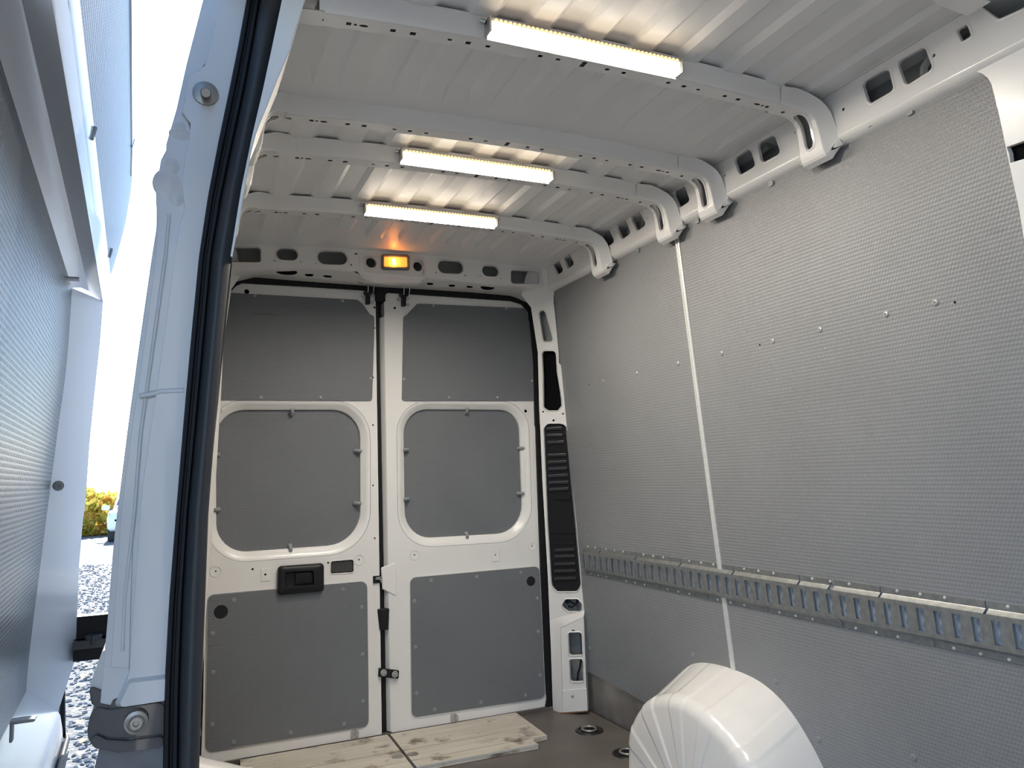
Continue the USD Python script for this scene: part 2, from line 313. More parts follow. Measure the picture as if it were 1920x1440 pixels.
# ---- roof rail along the right side
def rail_face_holes():
    z6, z5, zz = zoom(1420, 0, 3), zoom(940, 0, 3), zoom(1000, 440, 7.2)
    q = [z6((590, 465), (715, 395), (742, 400), (766, 495), (758, 512), (640, 581), (620, 565)), z6((785, 350), (930, 270), (948, 280), (984, 375), (975, 395), (850, 475), (828, 465)),
         z5b((232, 250), (318, 200), (357, 295), (278, 340)),
         z5((1308, 893), (1385, 842), (1405, 850), (1430, 925), (1420, 940), (1350, 982), (1335, 970)), [(1420, 269), (1447, 255), (1454, 258), (1463, 284), (1459, 290), (1433, 304), (1427, 300)],
         z5((965, 1082), (1032, 1048), (1062, 1130), (1003, 1170)), z5((560, 1328), (607, 1294), (638, 1360), (590, 1393)), z5((645, 1270), (700, 1240), (730, 1312), (680, 1347)),
         z5((725, 1220), (780, 1192), (815, 1265), (765, 1300)), zz((255, 385), (350, 340), (410, 490), (330, 542)), zz((400, 292), (490, 250), (555, 400), (470, 460))]
    out = [poly(RAIL.px(p), .008) for p in q]
    out.append(poly(RAIL.px([(1837, 10), (1873, 36), (1921, 14), (1960, -30), (1840, -30)]), .01))
    dots = [(1581, 205, .004), (1551, 217, .0025), (1490, 249, .0025), (1751, 104, .004), (1359, 329, .003), (1255, 374, .003), (1215, 409, .003), (1240, 340+70, .002), (1088, 481, .003), (1151, 434, .002)]
    out[2] = poly(RAIL.px(q[2]), .004)
    return out, [disc(RAIL.at(u, v), r, 8) for u, v, r in dots]
holes, dots = rail_face_holes()
rr = thing('roof_rail', 'white box rail with cut-outs along the top of the right wall', 'rail', (RAILX, 2, 1.9))
ys_ = np.linspace(-1.1, 3.03, 40)
def pk_(p, k): return np.array([p.exterior.interpolate(i/k, normalized=True).coords[0] for i in range(k)])
for h in holes: part(rr, 'rolled_edge', loft([RAIL.w(pk_(h.buffer(.006), 64), .0004), RAIL.w(pk_(h.buffer(.003), 64), .002), RAIL.w(pk_(h, 64), .001), RAIL.w(pk_(h, 64), -.008)]), 'white_paint', smooth=60)
face = Polygon([(-y, roof_z(.69, y)+.012) for y in ys_[::-1]]+[(-y, 1.851) for y in ys_])
part(rr, 'face', ext(RAIL, poly(face, 0, holes+dots), -.003, 0), 'white_paint', smooth=False)
ysect = lambda y, pts: [(x, y, z) for x, z in pts]
und = [(.69, 1.852), (.6905, 1.846), (.6945, 1.839), (.702, 1.833), (.716, 1.828), (.73, 1.826)]
um = loft([ysect(y, und) for y in (-1.1, .95, 3.03)], close=False); part(rr, 'underside', um, 'white_paint', smooth=60)
seam = loft([ysect(y, [(RAILX-.004, roof_z(.69, y)-.001), (RAILX-.016, roof_z(.67, y)+.002), (RAILX-.016, roof_z(.67, y)+.008), (RAILX, roof_z(.69, y)+.008)]) for y in np.linspace(-1.1, 3.0, 12)]); part(rr, 'weld_flange', seam, 'white_paint')
part(rr, 'cavity_liner', loft([ysect(y, [(.70, 1.84), (.775, 1.845), (.765, roof_z(.69, y)+.0), (.70, roof_z(.69, y)+.008)]) for y in (-1.1, 3.03)], close=False), 'cavity_paint', label='dull inner skin seen through the cut-outs')
for y in (1.05, 1.16, 1.72, 2.33, 2.42, 2.72, 2.90):    # curved stiffeners seen through the holes
    part(rr, 'stiffener', cat(tube([(.735, y-.05, 1.95), (.735, y-.02, 1.945), (.735, y, 1.925), (.738, y+.005, 1.90), (.74, y+.005, 1.85)], .012, 8)), 'cavity_paint')
for u, v in ((1635, 236), (1385, 377), (1237, 409+40), (1178, 470)):
    p = hit(u, v, (0, 0, 1), 1.8385); s = trimesh.creation.cylinder(.011, .004, sections=14); s.apply_scale((.7, 1.3, 1)); s.apply_translation((p[0], p[1], 1.8375)); part(rr, 'drain_hole', s, 'dark_void')

# left roof rail (mirror image, mostly hidden behind the door pillar)
lr = thing('roof_rail', 'white box rail above the side door opening, mostly behind the black door seal', 'rail', (-RAILX, 2, 1.9))
fm = ext(RAIL, face.intersection(sbox(-9, 0, -1.44, 9)), -.003, 0); fm.apply_transform(np.diag([-1., 1, 1, 1])); fm.invert(); part(lr, 'face', fm, 'white_paint', smooth=False)
um2 = loft([ysect(y, und) for y in (1.44, 2.2, 3.03)], close=False); um2.apply_transform(np.diag([-1., 1, 1, 1])); um2.invert(); part(lr, 'underside', um2, 'white_paint', smooth=60)

# ---- roof bows with end brackets
HX = [(-.594, .0075, .006), (-.538, .005, .005), (-.525, .003, .003), (-.508, .009, .0042), (-.448, .0055, .005), (-.406, .006, .0055), (-.326, .0045, .003), (-.285, .0055, .005), (-.240, .005, .004),
      (-.115, .005, .0045), (-.071, .005, .0035), (-.007, .0055, .011), (.056, .005, .004), (.100, .005, .004), (.224, .005, .004), (.269, .0055, .0045), (.311, .0045, .003), (.391, .005, .004), (.432, .0055, .0045),
      (.492, .009, .0042), (.509, .003, .003), (.524, .005, .004), (.575, .0075, .005)]
PA = [(0.545, -.045), (.60, -.0455), (.622, -.048), (.638, -.055), (.648, -.067), (.653, -.083), (.657, -.11), (.661, -.145), (.668, -.163), (.690, -.171)]
PA = np.array(PA); PS = np.r_[0, np.cumsum(np.linalg.norm(np.diff(PA, axis=0), axis=1))]
def bracket(yc, sgn, width=.047):
    base = roof_z(.6, yc)
    def mp(s, dy, n=0.0):
        x = np.interp(s, PS, PA[:, 0]); z = np.interp(s, PS, PA[:, 1])
        x1, z1 = np.interp(s+.004, PS, PA[:, 0]), np.interp(s+.004, PS, PA[:, 1]); x0, z0 = np.interp(s-.004, PS, PA[:, 0]), np.interp(s-.004, PS, PA[:, 1])
        tx, tz = x1-x0, z1-z0; L = math.hypot(tx, tz)+1e-9
        zz = z+(base if s > .06 else roof_z(x, yc))
        return (sgn*(x+n*(tz/L)), yc+dy, zz-n*(tx/L))
    hw = lambda s: np.interp(s, [0, .05, .10, .16, .22, .26], [.0235, .0235, .031, .036, .040, .042])
    ss = np.linspace(0, PS[-1], 26)
    sheet = Polygon([(s, -hw(s)) for s in ss]+[(s, hw(s)) for s in ss[::-1]])
    slot_ = LineString([(.085, .0), (.165, .0)]).buffer(.0135)
    sheet = sheet.difference(slot_).difference(disc((.035, .004), .0055, 8))
    out = []
    for a, b in zip(ss[:-1], ss[1:]):
        for g in geoms(sheet.intersection(sbox(a, -1, b, 1))):
            v, f = trimesh.creation.triangulate_polygon(g, engine='earcut'); out.append(tm([mp(s, d) for s, d in v], f))
    for e in (-1, 1):        # rounded flanks running back to the rail
        rings = []
        for s in ss:
            h = hw(s); fl = np.interp(s, [0, .06, .10, .26], [.0, .006, .016, .03]); dp = np.interp(s, [0, .05, .09, .26], [-.045, -.05, -.034, -.034])
            rings.append([mp(s, e*h), mp(s, e*(h+.003), -.002), mp(s, e*(h+.0055), -.008), mp(s, e*(h+.007+fl*.5), dp*.75), mp(s, e*(h+.008+fl), dp)])
        out.append(loft(rings, close=False))
    rim = []                 # raised collar round the slot
    oc = np.array(slot_.exterior.coords)[:-1]; oo = np.array(slot_.buffer(.006).exterior.coords)[:-1]
    k = 24; pk = lambda c: [tuple(LineString(np.vstack([c, c[:1]])).interpolate(i/k, normalized=True).coords[0]) for i in range(k)]
    ic, oc2 = pk(oc), pk(oo); rim = loft([[mp(s, d, .0005) for s, d in oc2], [mp(s, d, .003) for s, d in ic], [mp(s, d, -.006) for s, d in ic]])
    return cat(*out), rim, cat(*[loft([[mp(s, d, -.03) for d in (-hw(s), hw(s))] for s in ss[6:]], close=False)])
def bow(y0, y1):
    th = .0025; xr = np.arange(-.60, .5601, .04)
    web = lambda prof: loft([[(x, y, roof_z(x, yy0)+d) for y, d in prof] for x in xr], close=False)
    yy0 = (y0+y1)/2
    w = web([(y0-.006, .004), (y0-.002, -.002), (y0-.001, -.030), (y0, -.041), (y0+.003, -.045), (y0+.004, -.0425)])
    rw = web([(y1-.004, -.0425), (y1-.002, -.045), (y1, -.041), (y1+.002, -.028), (y1+.004, .0), (y1+.014, .003)])
    strip = Polygon([(-.60, y0+.003), (.56, y0+.003), (.56, y1-.002), (-.60, y1-.002)])
    yh = y0+.55*(y1-y0)
    for x, a, b in HX:
        strip = strip.difference(disc((0, 0), 1, 12) if False else (shapely.affinity.translate(sbox(-a, -b, a, b), x, yh) if a < .007 else shapely.affinity.translate(shapely.affinity.scale(disc((0, 0), 1, 16), a, b), x, yh)))
    out = []
    for a in np.arange(-.60, .56, .04):
        for g in geoms(strip.intersection(sbox(a, 0, min(a+.04, .56), 9))):
            v, f = trimesh.creation.triangulate_polygon(g, engine='earcut'); out.append(tm([(x, y, roof_z(x, yy0)-.045) for x, y in v], f[:, ::-1]))
    return cat(w, rw), cat(*out)
import shapely.affinity
BOWL = ['white roof bow nearest the camera, only its end shows at the top right corner', 'white roof bow carrying the nearest and longest looking light bar',
        'plain white roof bow without a light bar, second from the front', 'white roof bow carrying the middle light bar', 'white roof bow carrying the light bar nearest the rear doors']
for i, (y0, y1) in enumerate(BOWS):
    b = thing('roof_bow', BOWL[i], 'roof bow', (0, y0, 1.93), group='roof bows')
    w, f = bow(y0, y1); part(b, 'web', w, 'white_paint', smooth=40); part(b, 'flange', f, 'white_paint', smooth=False)
    if i == 0:                      # dark inside above the holes
        pass
    part(b, 'inner_channel', loft([[(x, y, roof_z(x, y0)-.012) for y in (y0, y1)] for x in np.arange(-.6, .57, .08)], close=False), 'cavity_paint')
    if i == 0: part(b, 'end_tab', cat(*[loft([[(x, y, roof_z(x, y0)-d) for y in (y0-.002, y1+.002)] for x in (.545, .60, .64)], close=False) for d in (.0452, .043)]), 'white_paint', smooth=40)
    if i == 1: part(b, 'end_tab', cat(*[loft([[(x, y, roof_z(x, y0)-d) for y in (y0-.002, y1+.002)] for x in (-.665, -.63, -.59)], close=False) for d in (.0452, .043)]), 'white_paint', smooth=40)
    for sgn in (() if i == 0 else (1,) if i == 1 else (1, -1)):
        fsh, rim, bk = bracket((y0+y1)/2+.003, sgn)
        p = part(b, 'end_bracket', fsh, 'white_paint', smooth=50); part(p, 'slot_collar', rim, 'white_paint', smooth=50); part(p, 'slot_back', bk, 'cavity_paint')

# ---- rear header above the rear doors
z7, z8h = zoom(380, 430, 4.114), zoom(700, 430, 3.893)
hd = thing('rear_header', 'white steel header with oval cut-outs above the rear doors', 'header', (0, 3.05, 1.9))
topl = z7((0, 30), (200, 20), (260, 50), (300, 80), (440, 90), (800, 105), (1100, 130))+z8h((0, 140), (400, 175), (900, 230), (1150, 255), (1260, 250))
botl = z8h((1260, 410), (1150, 415), (900, 400), (600, 370), (380, 350))+z8h((345, 385), (0, 380))+z7((1240, 378), (1190, 325), (900, 300), (560, 300), (230, 310), (0, 315))
tp, bt = HEAD.px(topl), HEAD.px(botl)
hface = Polygon(np.vstack([tp, bt])).buffer(0)
def pill(fr, zf, x0, y0, x1, y1, skew=0.0, r=.497):
    q = fr.px(zf((x0, y0), (x1, y0+skew), (x1, y1+skew), (x0, y1))); h = min(abs(q[0, 1]-q[3, 1]), abs(q[0, 0]-q[1, 0])); return poly(q, h*r)
HH = [pill(HEAD, z8h, 472, 226, 655, 318, 8), pill(HEAD, z8h, 795, 264, 914, 340, 6), pill(HEAD, z8h, 1005, 300, 1207, 395, 4, .2), pill(HEAD, z7, 888, 166, 1113, 268, 6), pill(HEAD, z7, 570, 147, 733, 235, 5), pill(HEAD, z7, 150, 138, 446, 250, 4, .15),
      disc(HEAD.at(783.5, 499.5), .0200, 24), disc(HEAD.at(695.5, 492.5), .0205, 24)]
HD = [disc(HEAD.at(*zf((x, y))[0]), r, 8) for zf, x, y, r in ((z8h, 458, 315, .003), (z8h, 671, 335, .003), (z8h, 779, 342, .0025), (z8h, 931, 358, .0025), (z7, 552, 241, .0025), (z7, 755, 251, .0025), (z7, 874, 264, .0025), (z7, 1146, 274, .0035))]+[pill(HEAD, z7, 1172, 182, 1194, 194, 1)]
lampq = HEAD.px(z8h((60, 183), (258, 190), (262, 298), (60, 292)))
part(hd, 'face', ext(HEAD, hface.difference(shapely.union_all(HH+HD)), -.004, 0), 'white_paint', smooth=False)
part(hd, 'cavity_liner', ext(HEAD, hface.buffer(-.002), -.085, -.08), 'cavity_paint', smooth=False, label='dull inner skin seen through the oval cut-outs')
for h in HH:                         # rolled edge round each big cut-out
    k = 64; pk = lambda c: np.array([c.interpolate(i/k, normalized=True).coords[0] for i in range(k)])
    part(hd, 'rolled_edge', loft([HEAD.w(pk(h.buffer(.007).exterior), .0005), HEAD.w(pk(h.buffer(.003).exterior), .0045), HEAD.w(pk(h.exterior), .002), HEAD.w(pk(h.exterior), -.010)]), 'white_paint', smooth=60)
# sloping lip from the face down to the door seal, pressed slots on it
sealtop = REAR.px([(405, 537), (428.6, 533), (477, 521.5), (560, 528.5), (681, 537), (700, 539), (790, 544), (880, 549.5), (957, 556), (1000, 575)])
xsl = np.linspace(tp[:, 0].min(), .73, 48)
bsort = bt[np.argsort(bt[:, 0])]
up = np.array([(x, 3.05, np.interp(x, bsort[:, 0], bsort[:, 1])) for x in xsl]); dn = np.array([(x*1.03, 3.225, np.interp(x*1.03, sealtop[:, 0], sealtop[:, 1])) for x in xsl])
part(hd, 'lip', loft([up, up+[0, .012, -.006], .5*up+.5*dn+[0, 0, -.006], dn, dn+[0, .009, .0]], close=False), 'white_paint', smooth=50)
def on_lip(u, v):
    best = None
    for t in np.linspace(0, 1, 40):
        y = 3.062+t*.15; p = hit(u, v, (0, 1, 0), y); i = np.argmin(abs(up[:, 0]-p[0])); zl = (1-t)*(up[i, 2]-.006)+t*dn[i, 2]-.003*math.sin(math.pi*t)
        if best is None or abs(p[2]-zl) < best[0]: best = (abs(p[2]-zl), p)
    return best[1]
for zf, x, y, hw_, hh in ((z8h, 832, 424, .032, .008), (z8h, 571, 410, .014, .004), (z8h, 412, 397, .014, .004), (z8h, 700, 420, .014, .003), (z7, 646, 330, .040, .008), (z7, 820, 352, .017, .004), (z7, 962, 363, .017, .003)):
    p = on_lip(*zf((x, y))[0]); s = trimesh.creation.cylinder(1, .004, sections=24); s.apply_scale((hw_, hh*2.2, 1)); s.apply_transform(trimesh.transformations.rotation_matrix(-.35, (1, 0, 0))); s.apply_translation(p-np.array([0, .004, .0])); part(hd, 'pressed_slot', s, 'dark_void', smooth=False)
# raised boss around the lamp
bq = HEAD.px(z7((1196, 175))+z8h((378, 205), (392, 372))+z7((1222, 350)))
bo = grow(fillet(bq, .012), 0); part(hd, 'lamp_boss', loft([HEAD.w(fillet(bq, .02), 0), HEAD.w(fillet(grow(bq, -.006), .018), .005), HEAD.w(fillet(grow(bq, -.012), .016), .006)]), 'white_paint', smooth=60)

# ---- amber interior lamp
lf = Frame(HEAD.o+np.array([0, -.006, 0]), HEAD.a, HEAD.b); lc = lampq.mean(0)
lamp = thing('interior_lamp', 'small rectangular interior lamp glowing amber on the rear header', 'lamp', (lc[0], 3.04, lc[1]))
lq = lf.px(z8h((58, 180), (262, 186), (264, 300), (58, 294))); li = grow(lq, -.008); li2 = grow(lq, -.0125)
part(lamp, 'bezel', loft([lf.w(fillet(lq, .011), -.004), lf.w(fillet(lq, .011), .004), lf.w(fillet(grow(lq, -.002), .010), .008), lf.w(fillet(li, .008), .009), lf.w(fillet(li2, .006), .004)]), 'lamp_bezel', smooth=40)
part(lamp, 'lens', ext(lf, Polygon(fillet(li2, .006)), .0035, .006), 'lamp_lens', smooth=False)
part(lamp, 'reflector', ext(lf, Polygon(fillet(li2, .006)), -.03, -.0285), 'alu', smooth=False)
part(lamp, 'housing', loft([lf.w(fillet(li2, .006), .0036), lf.w(fillet(li2, .006), -.0286)]), 'lamp_bezel', smooth=40)
part(lamp, 'back', ext(lf, Polygon(fillet(li, .008)), -.0315, -.0300), 'black_plastic', smooth=False)
part(lamp, 'bulb', tube([lf.w([(lc[0]-.004, lc[1]-.010)], -.008)[0], lf.w([(lc[0]-.006, lc[1]+.012)], -.008)[0]], .0075, 10), 'lamp_bulb')

# ---- LED light bars on three bows
LBL = ['long warm white light bar on the roof bow nearest the camera', 'warm white light bar on the middle roof bow', 'warm white light bar on the roof bow nearest the rear doors']
def led_bar(loc):
    t = thing('light_bar', LBL[0], 'light bar', loc, group='light bars under the roof')
    o = np.asarray(loc); L = .235
    zf = lambda x: -.05*((x+o[0]-.04)**2-(o[0]-.04)**2)
    hs = [(0, .027), (-.022, .027), (-.0265, .0245), (-.0265, .0195), (-.0255, .0195), (-.0255, -.003), (-.0025, -.0038), (-.0022, -.0100), (0, -.0100)]
    part(t, 'housing', loft([[o+[x, y, z] for y, z in hs] for x in (-L-.004, L+.004)], cap0=True, cap1=True), 'alu', smooth=False)
    for e in (-1, 1): part(t, 'end_cap', cat(rbox(o+[e*(L+.0065)-.0028, -.030, -.006], o+[e*(L+.0065)+.0028, 0, .028], .002), tube([o+[e*(L+.010), -.010, .024], o+[e*(L+.020), -.008, .026]], .005, 8)), 'steel')
    part(t, 'front_lens', loft([[o+[x, y, z] for y, z in ((-.0262, .0192), (-.0275, .0175), (-.0275, -.002), (-.0268, -.0036))] for x in (-L, L)], close=False), 'led_front', smooth=50, label='glowing front edge of the light bar')
    part(t, 'diffuser', loft([[o+[x, y, z] for y, z in ((-.0268, -.0036), (-.0262, -.0044), (-.003, -.0050), (-.002, -.0048))] for x in (-L, L)], close=False), 'led', smooth=50)
    nb = []
    for k in range(44):
        x = -L+.008+k*(2*L-.016)/43; s = trimesh.creation.cylinder(.0036, .006, sections=8); s.apply_transform(trimesh.transformations.rotation_matrix(math.pi/2, (1, 0, 0))); s.apply_translation(o+[x, -.0255, .0215]); nb.append(s)
    part(t, 'lens_row', cat(*nb), 'led_nub', kind='stuff'); return t
xled = -.015
pos = [(xled, BOWS[i][0]-.001, roof_z(xled, BOWS[i][0])-.043) for i in (1, 3, 4)]
l0 = led_bar(pos[0])
for k in (1, 2): copy_of(l0, pos[k], LBL[k], 'light bars under the roof', 'light bar')

# ================================================================== REAR DOORS
z2, z3, z4, z4l = zoom(700, 740, 3.79), zoom(370, 1030, 3.5128), zoom(680, 1030, 3.5111), zoom(380, 740, 4.0)
outR = REAR.px(z8h((145, 462))+z8h((1000, 520), (1080, 545), (1130, 600), (1165, 900), (1180, 1430))+z2((1150, 100), (1165, 600), (1190, 1300))+z4((1195, 700), (1212, 980), (1205, 1030), (1150, 1076)))
botz = REAR.px(z4((1040, 1086), (205, 1200)))
rightpoly = Polygon(np.vstack([[(0.0, outR[0, 1])], outR[1:], [(botz[0, 0], botz[0, 1])], [(0.0, -.012)]])).buffer(0)
right_out = rin(rightpoly.buffer(-.02).buffer(.02, quad_segs=5), 0)
half = [(max(x, .0), z) for x, z in outR[1:]]+[(botz[0, 0], botz[0, 1])]
lefttop = REAR.px([(453, 530), (560, 536), (679, 543.5), (700, 548)])
leftpoly = Polygon([(-.037, lefttop[-1, 1]), (-.037, -.015)]+[(-x-.012, z) for x, z in half[::-1] if z < 1.6]+[tuple(p) for p in REAR.px([(410, 640), (416, 600), (423, 562), (431, 546), (441, 535.5)])]+[tuple(p) for p in lefttop[:-1]]).buffer(0)
left_out = leftpoly.buffer(-.02).buffer(.02, quad_segs=5)
winR = REAR.px([(757.5, 765), (978, 766.5), (986, 1000), (761, 1013)]); winL = REAR.px([(404, 766), (679, 766), (679.5, 1021), (404.5, 1041)])
def window_rings(q, r):
    rr_ = np.array(r); mk = lambda d: fillet(grow(q, d), np.maximum(rr_+d, .01), 9)
    rings = [REAR.w(mk(.034), 0), REAR.w(mk(.026), -.0012), REAR.w(mk(.016), -.006), REAR.w(mk(.007), -.015), REAR.w(mk(.002), -.017), REAR.w(mk(0), -.020), REAR.w(mk(-.003), -.022), REAR.w(mk(-.004), -.045)]
    return Polygon(mk(.034)), rings, Polygon(mk(-.002))
def rear_door(n, label, outer, win, wr_, upper, lower, up_scr, lo_scr, holes, rings, squares, pl_c, pl_r, side):
    d = thing(f'door_{n}', label, None, (0, YR, 0), kind='structure')
    w_out, w_rings, w_in = window_rings(win, wr_)
    cut = shapely.union_all([disc(REAR.at(*p), r, 8) for p, r in holes]+[w_out]+squares)
    part(d, 'frame', cat(ext(REAR, outer.difference(cut), -.004, 0), loft(w_rings)), 'white_paint', smooth=40)
    ring_ = np.array(outer.exterior.coords)[:-1]
    part(d, 'edge_flange', loft([REAR.w(ring_, -.002), REAR.w(ring_, -.10)]), 'white_paint', smooth=40)
    part(d, 'outer_skin', ext(REAR, outer.buffer(.01), -.105, -.10), 'dark_void', smooth=False)
    u, l = poly(REAR.px(upper), .012), poly(REAR.px(lower), .024)
    part(d, 'lining_board', ext(REAR, u, .0005, .0045), 'lining_rear', smooth=False, label='upper dark grey lining board')
    plug = disc(REAR.at(*pl_c), pl_r, 24)
    part(d, 'lining_board', ext(REAR, l.difference(plug), .0005, .005), 'lining_rear', smooth=False, label='lower grey lining board')
    part(d, 'board_edge', ext(REAR, l.buffer(.0035).difference(l.buffer(.0004)), .0003, .0035), 'alu' if side > 0 else 'steel', smooth=False, label='thin pale edge of the lower board')
    part(d, 'window_board', ext(REAR, w_in.buffer(.02), -.036, -.032), 'lining_rear', smooth=False, label='recessed grey board filling the window opening')
    part(d, 'hole_plug', ext(REAR, plug, -.003, .0035), 'black_plastic', smooth=False, label='round black plug')
    for p in up_scr: part(d, 'screw', screw(REAR, REAR.at(*p), .0062, .003, .0045), 'rivet')
    for p in lo_scr: part(d, 'screw', screw(REAR, REAR.at(*p), .0085, .0025, .005), 'grey_plastic')
    for p, r in rings: part(d, 'pressed_ring', rotp(REAR, REAR.at(*p), [(r, 0.0), (r*.97, .0012), (r*.88, .0012), (r*.85, 0.0003)], 20) if False else loft([REAR.w(np.array(disc(REAR.at(*p), q, 20).exterior.coords)[:-1], h) for q, h in ((r, .0), (r*.96, .0016), (r*.86, .0016), (r*.82, .0))]), 'white_paint', smooth=60)
    # clips that hold the window board
    for (x, y, dx, dy) in win_clips[n]:
        c = REAR.at(x, y); e = np.array([dx, dy], float)
        a = c+e*.010; b = c-e*.012
        part(d, 'clip', cat(tube([REAR.w(c+e*.010, -.014)[0], REAR.w(c, -.012)[0], REAR.w(c-e*.010, -.020)[0], REAR.w(c-e*.012, -.030)[0]], [.006, .0075, .008, .006], 8), rotp(REAR, b, [(.0095, -.030), (.009, -.024), (.005, -.021)], 12)), 'grey_plastic', smooth=50)
    return d
win_clips = {1: [(549, 771, 0, 1), (404, 852, -1, 0), (404, 956, -1, 0), (675, 845, 1, 0), (674, 944, 1, 0), (546, 1030, 0, -1)],
             2: [(878, 768, 0, 1), (762, 843, -1, 0), (763, 936, -1, 0), (982, 840, 1, 0), (981, 925, 1, 0), (878, 1006, 0, -1)]}
upR = z8h((320, 543), (1110, 577), (1140, 700), (1165, 1000), (1170, 1252), (207, 1252), (218, 640), (243, 624))
loR = z4((312, 188), (1160, 112), (1198, 975), (322, 1107))
upL = [(395, 548)]+z7((190, 490), (1190, 545), (1228, 572), (1288, 655), (1322, 672), (1322, 800), (1305, 1323))+[(395, 750)]
loL = z3((68, 305), (1112, 214), (1124, 1163), (60, 1332))
d1 = rear_door(1, 'left rear door in white paint with three grey boards and black handle', left_out, winL, (.11, .12, .14, .12), upL, loL,
    z7((402, 513), (1079, 554), (1292, 1150), (448, 1297), (907, 1297)), z3((240, 333), (958, 264), (1080, 380), (1086, 690), (1088, 998), (965, 1148), (612, 1205), (238, 1268), (98, 1152), (103, 808), (100, 553)),
    [(z3((121, 145))[0], .003), (z3((364, 131))[0], .004), (z3((448, 166))[0], .004), (z3((862, 89))[0], .004), (z3((1065, 68))[0], .003), (z4l((118, 122))[0], .0075), (z4l((1277, 228))[0], .0035), (z4l((1278, 681))[0], .0035), (z4l((1291, 1077))[0], .0035), (z7((340, 480))[0], .010), (z7((1325, 602))[0], .005), (z7((1327, 762))[0], .0035), (z7((1314, 1143))[0], .0035)],
    [(z3((121, 145))[0], .0225), (z3((1065, 68))[0], .0225), (z4l((118, 122))[0], .0165)], [poly(REAR.px(z3((880, 80), (1027, 68), (1029, 150), (878, 160))), .008)], z3((155, 411))[0], .0255, -1)
d2 = rear_door(2, 'right rear door in white paint with three grey boards and no handle', right_out, winR, (.11, .10, .13, .12), upR, loR,
    z8h((437, 560), (967, 580), (222, 1093), (1157, 1107), (550, 1228), (905, 1228)), z4((448, 205), (748, 180), (1037, 152), (1147, 322), (1152, 540), (1163, 827), (1068, 960), (775, 1005), (470, 1052), (352, 945), (344, 642), (338, 340)),
    [(z2((1083, 117))[0], .0075), (z2((293, 1139))[0], .003), (z2((867, 1139))[0], .003), (z2((1128, 1075))[0], .003), (z2((98, 1307))[0], .006), (z8h((157, 574))[0], .0055)],
    [(z2((1083, 117))[0], .0155), (z2((293, 1139))[0], .0225), (z2((1128, 1075))[0], .0215)], [], z4((1105, 209))[0], .0215, 1)
# dark fill behind the rectangular hole, pressed frames
part(d1, 'hole_plug', ext(REAR, poly(REAR.px(z3((884, 84), (1023, 72), (1025, 146), (882, 156))), .007), -.006, -.003), 'dark_insert', smooth=False, label='dark rectangular insert beside the handle')
part(d1, 'hole_collar', ext(REAR, poly(REAR.px(z3((874, 74), (1033, 62), (1035, 156), (872, 166))), .009).difference(poly(REAR.px(z3((880, 80), (1027, 68), (1029, 150), (878, 160))), .008)), 0, .002), 'white_paint')
part(d2, 'pressed_pad', ext(REAR, poly(REAR.px(z2((843, 1098), (896, 1098), (896, 1186), (843, 1186))), .003).difference(disc(REAR.at(*z2((867, 1139))[0]), .0035, 8)), 0, .0015), 'white_paint')
part(d1, 'pressed_pad', ext(REAR, poly(REAR.px(z3((420, 128), (480, 124), (482, 208), (418, 212))), .003).difference(disc(REAR.at(*z3((448, 166))[0]), .0045, 8)), -.002, .0012), 'white_paint')
# handle: rounded black shell with a dished grip
hq = REAR.px(z3((528, 110), (829, 88), (830, 272), (525, 299))); gq = REAR.px(z3((574, 150), (755, 140), (760, 230), (580, 240)))
mk = lambda q, d, r: fillet(grow(q, d), r, 6)
hp = part(d1, 'handle', loft([REAR.w(mk(hq, 0, .014), .004), REAR.w(mk(hq, 0, .014), .016), REAR.w(mk(hq, -.004, .012), .023), REAR.w(mk(hq, -.010, .010), .026), REAR.w(mk(gq, .008, .010), .028), REAR.w(mk(gq, .002, .008), .027), REAR.w(mk(gq, 0, .007), .020), REAR.w(mk(gq, -.004, .006), .008)], cap1=True), 'black_plastic', smooth=35, label='black plastic door handle')
gl = REAR.px(z3((640, 155), (752, 147), (757, 222), (642, 232))); part(hp, 'grip_lever', loft([REAR.w(mk(gl, 0, .006), .006), REAR.w(mk(gl, 0, .006), .016), REAR.w(mk(gl, -.004, .005), .019)], cap1=True), 'grille_plastic', smooth=40)
# latch pocket and striker between the doors, wedge, bolted stop bracket
part(d1, 'latch', cat(rbox(REAR.w(REAR.at(*z3((1157, 224))[0]), -.012)[0], REAR.w(REAR.at(*z3((1200, 172))[0]), .003)[0], .002)), 'black_plastic')
part(d1, 'latch_hook', cat(tube([REAR.w(REAR.at(*z3(p)[0]), n)[0] for p, n in (((1172, 196), .002), ((1190, 190), .014), ((1208, 200), .014), ((1212, 214), .002))], .0045, 8), tube([REAR.w(REAR.at(*z3(p)[0]), n)[0] for p, n in (((1168, 186), .004), ((1215, 182), .006))], .003, 8)), 'steel')
part(d2, 'edge_cover', loft([REAR.w(mk(REAR.px(z4((120, 120), (220, 85), (222, 308), (128, 262))), 0, .006), .0), REAR.w(mk(REAR.px(z4((124, 124), (218, 89), (219, 304), (132, 258))), 0, .005), .004)], cap1=True), 'white_paint', smooth=30)
wq = REAR.px(z3((1185, 392), (1262, 388), (1256, 528), (1200, 532))); part(d2, 'wedge_block', loft([REAR.w(mk(wq, 0, .004), -.06), REAR.w(mk(wq, 0, .004), .006), REAR.w(mk(wq, -.004, .003), .010)], cap1=True), 'black_plastic')
part(d2, 'edge_return', loft([[(x, YR+y, z) for x, y in ((.0005, .0), (-.004, .004), (-.020, .040), (-.022, .060), (-.022, .095))] for z in (.0, .6, 1.2, 1.72)], close=False), 'white_paint', smooth=40)
bqz = REAR.px(z4((104, 778), (236, 795), (232, 848), (100, 836)))
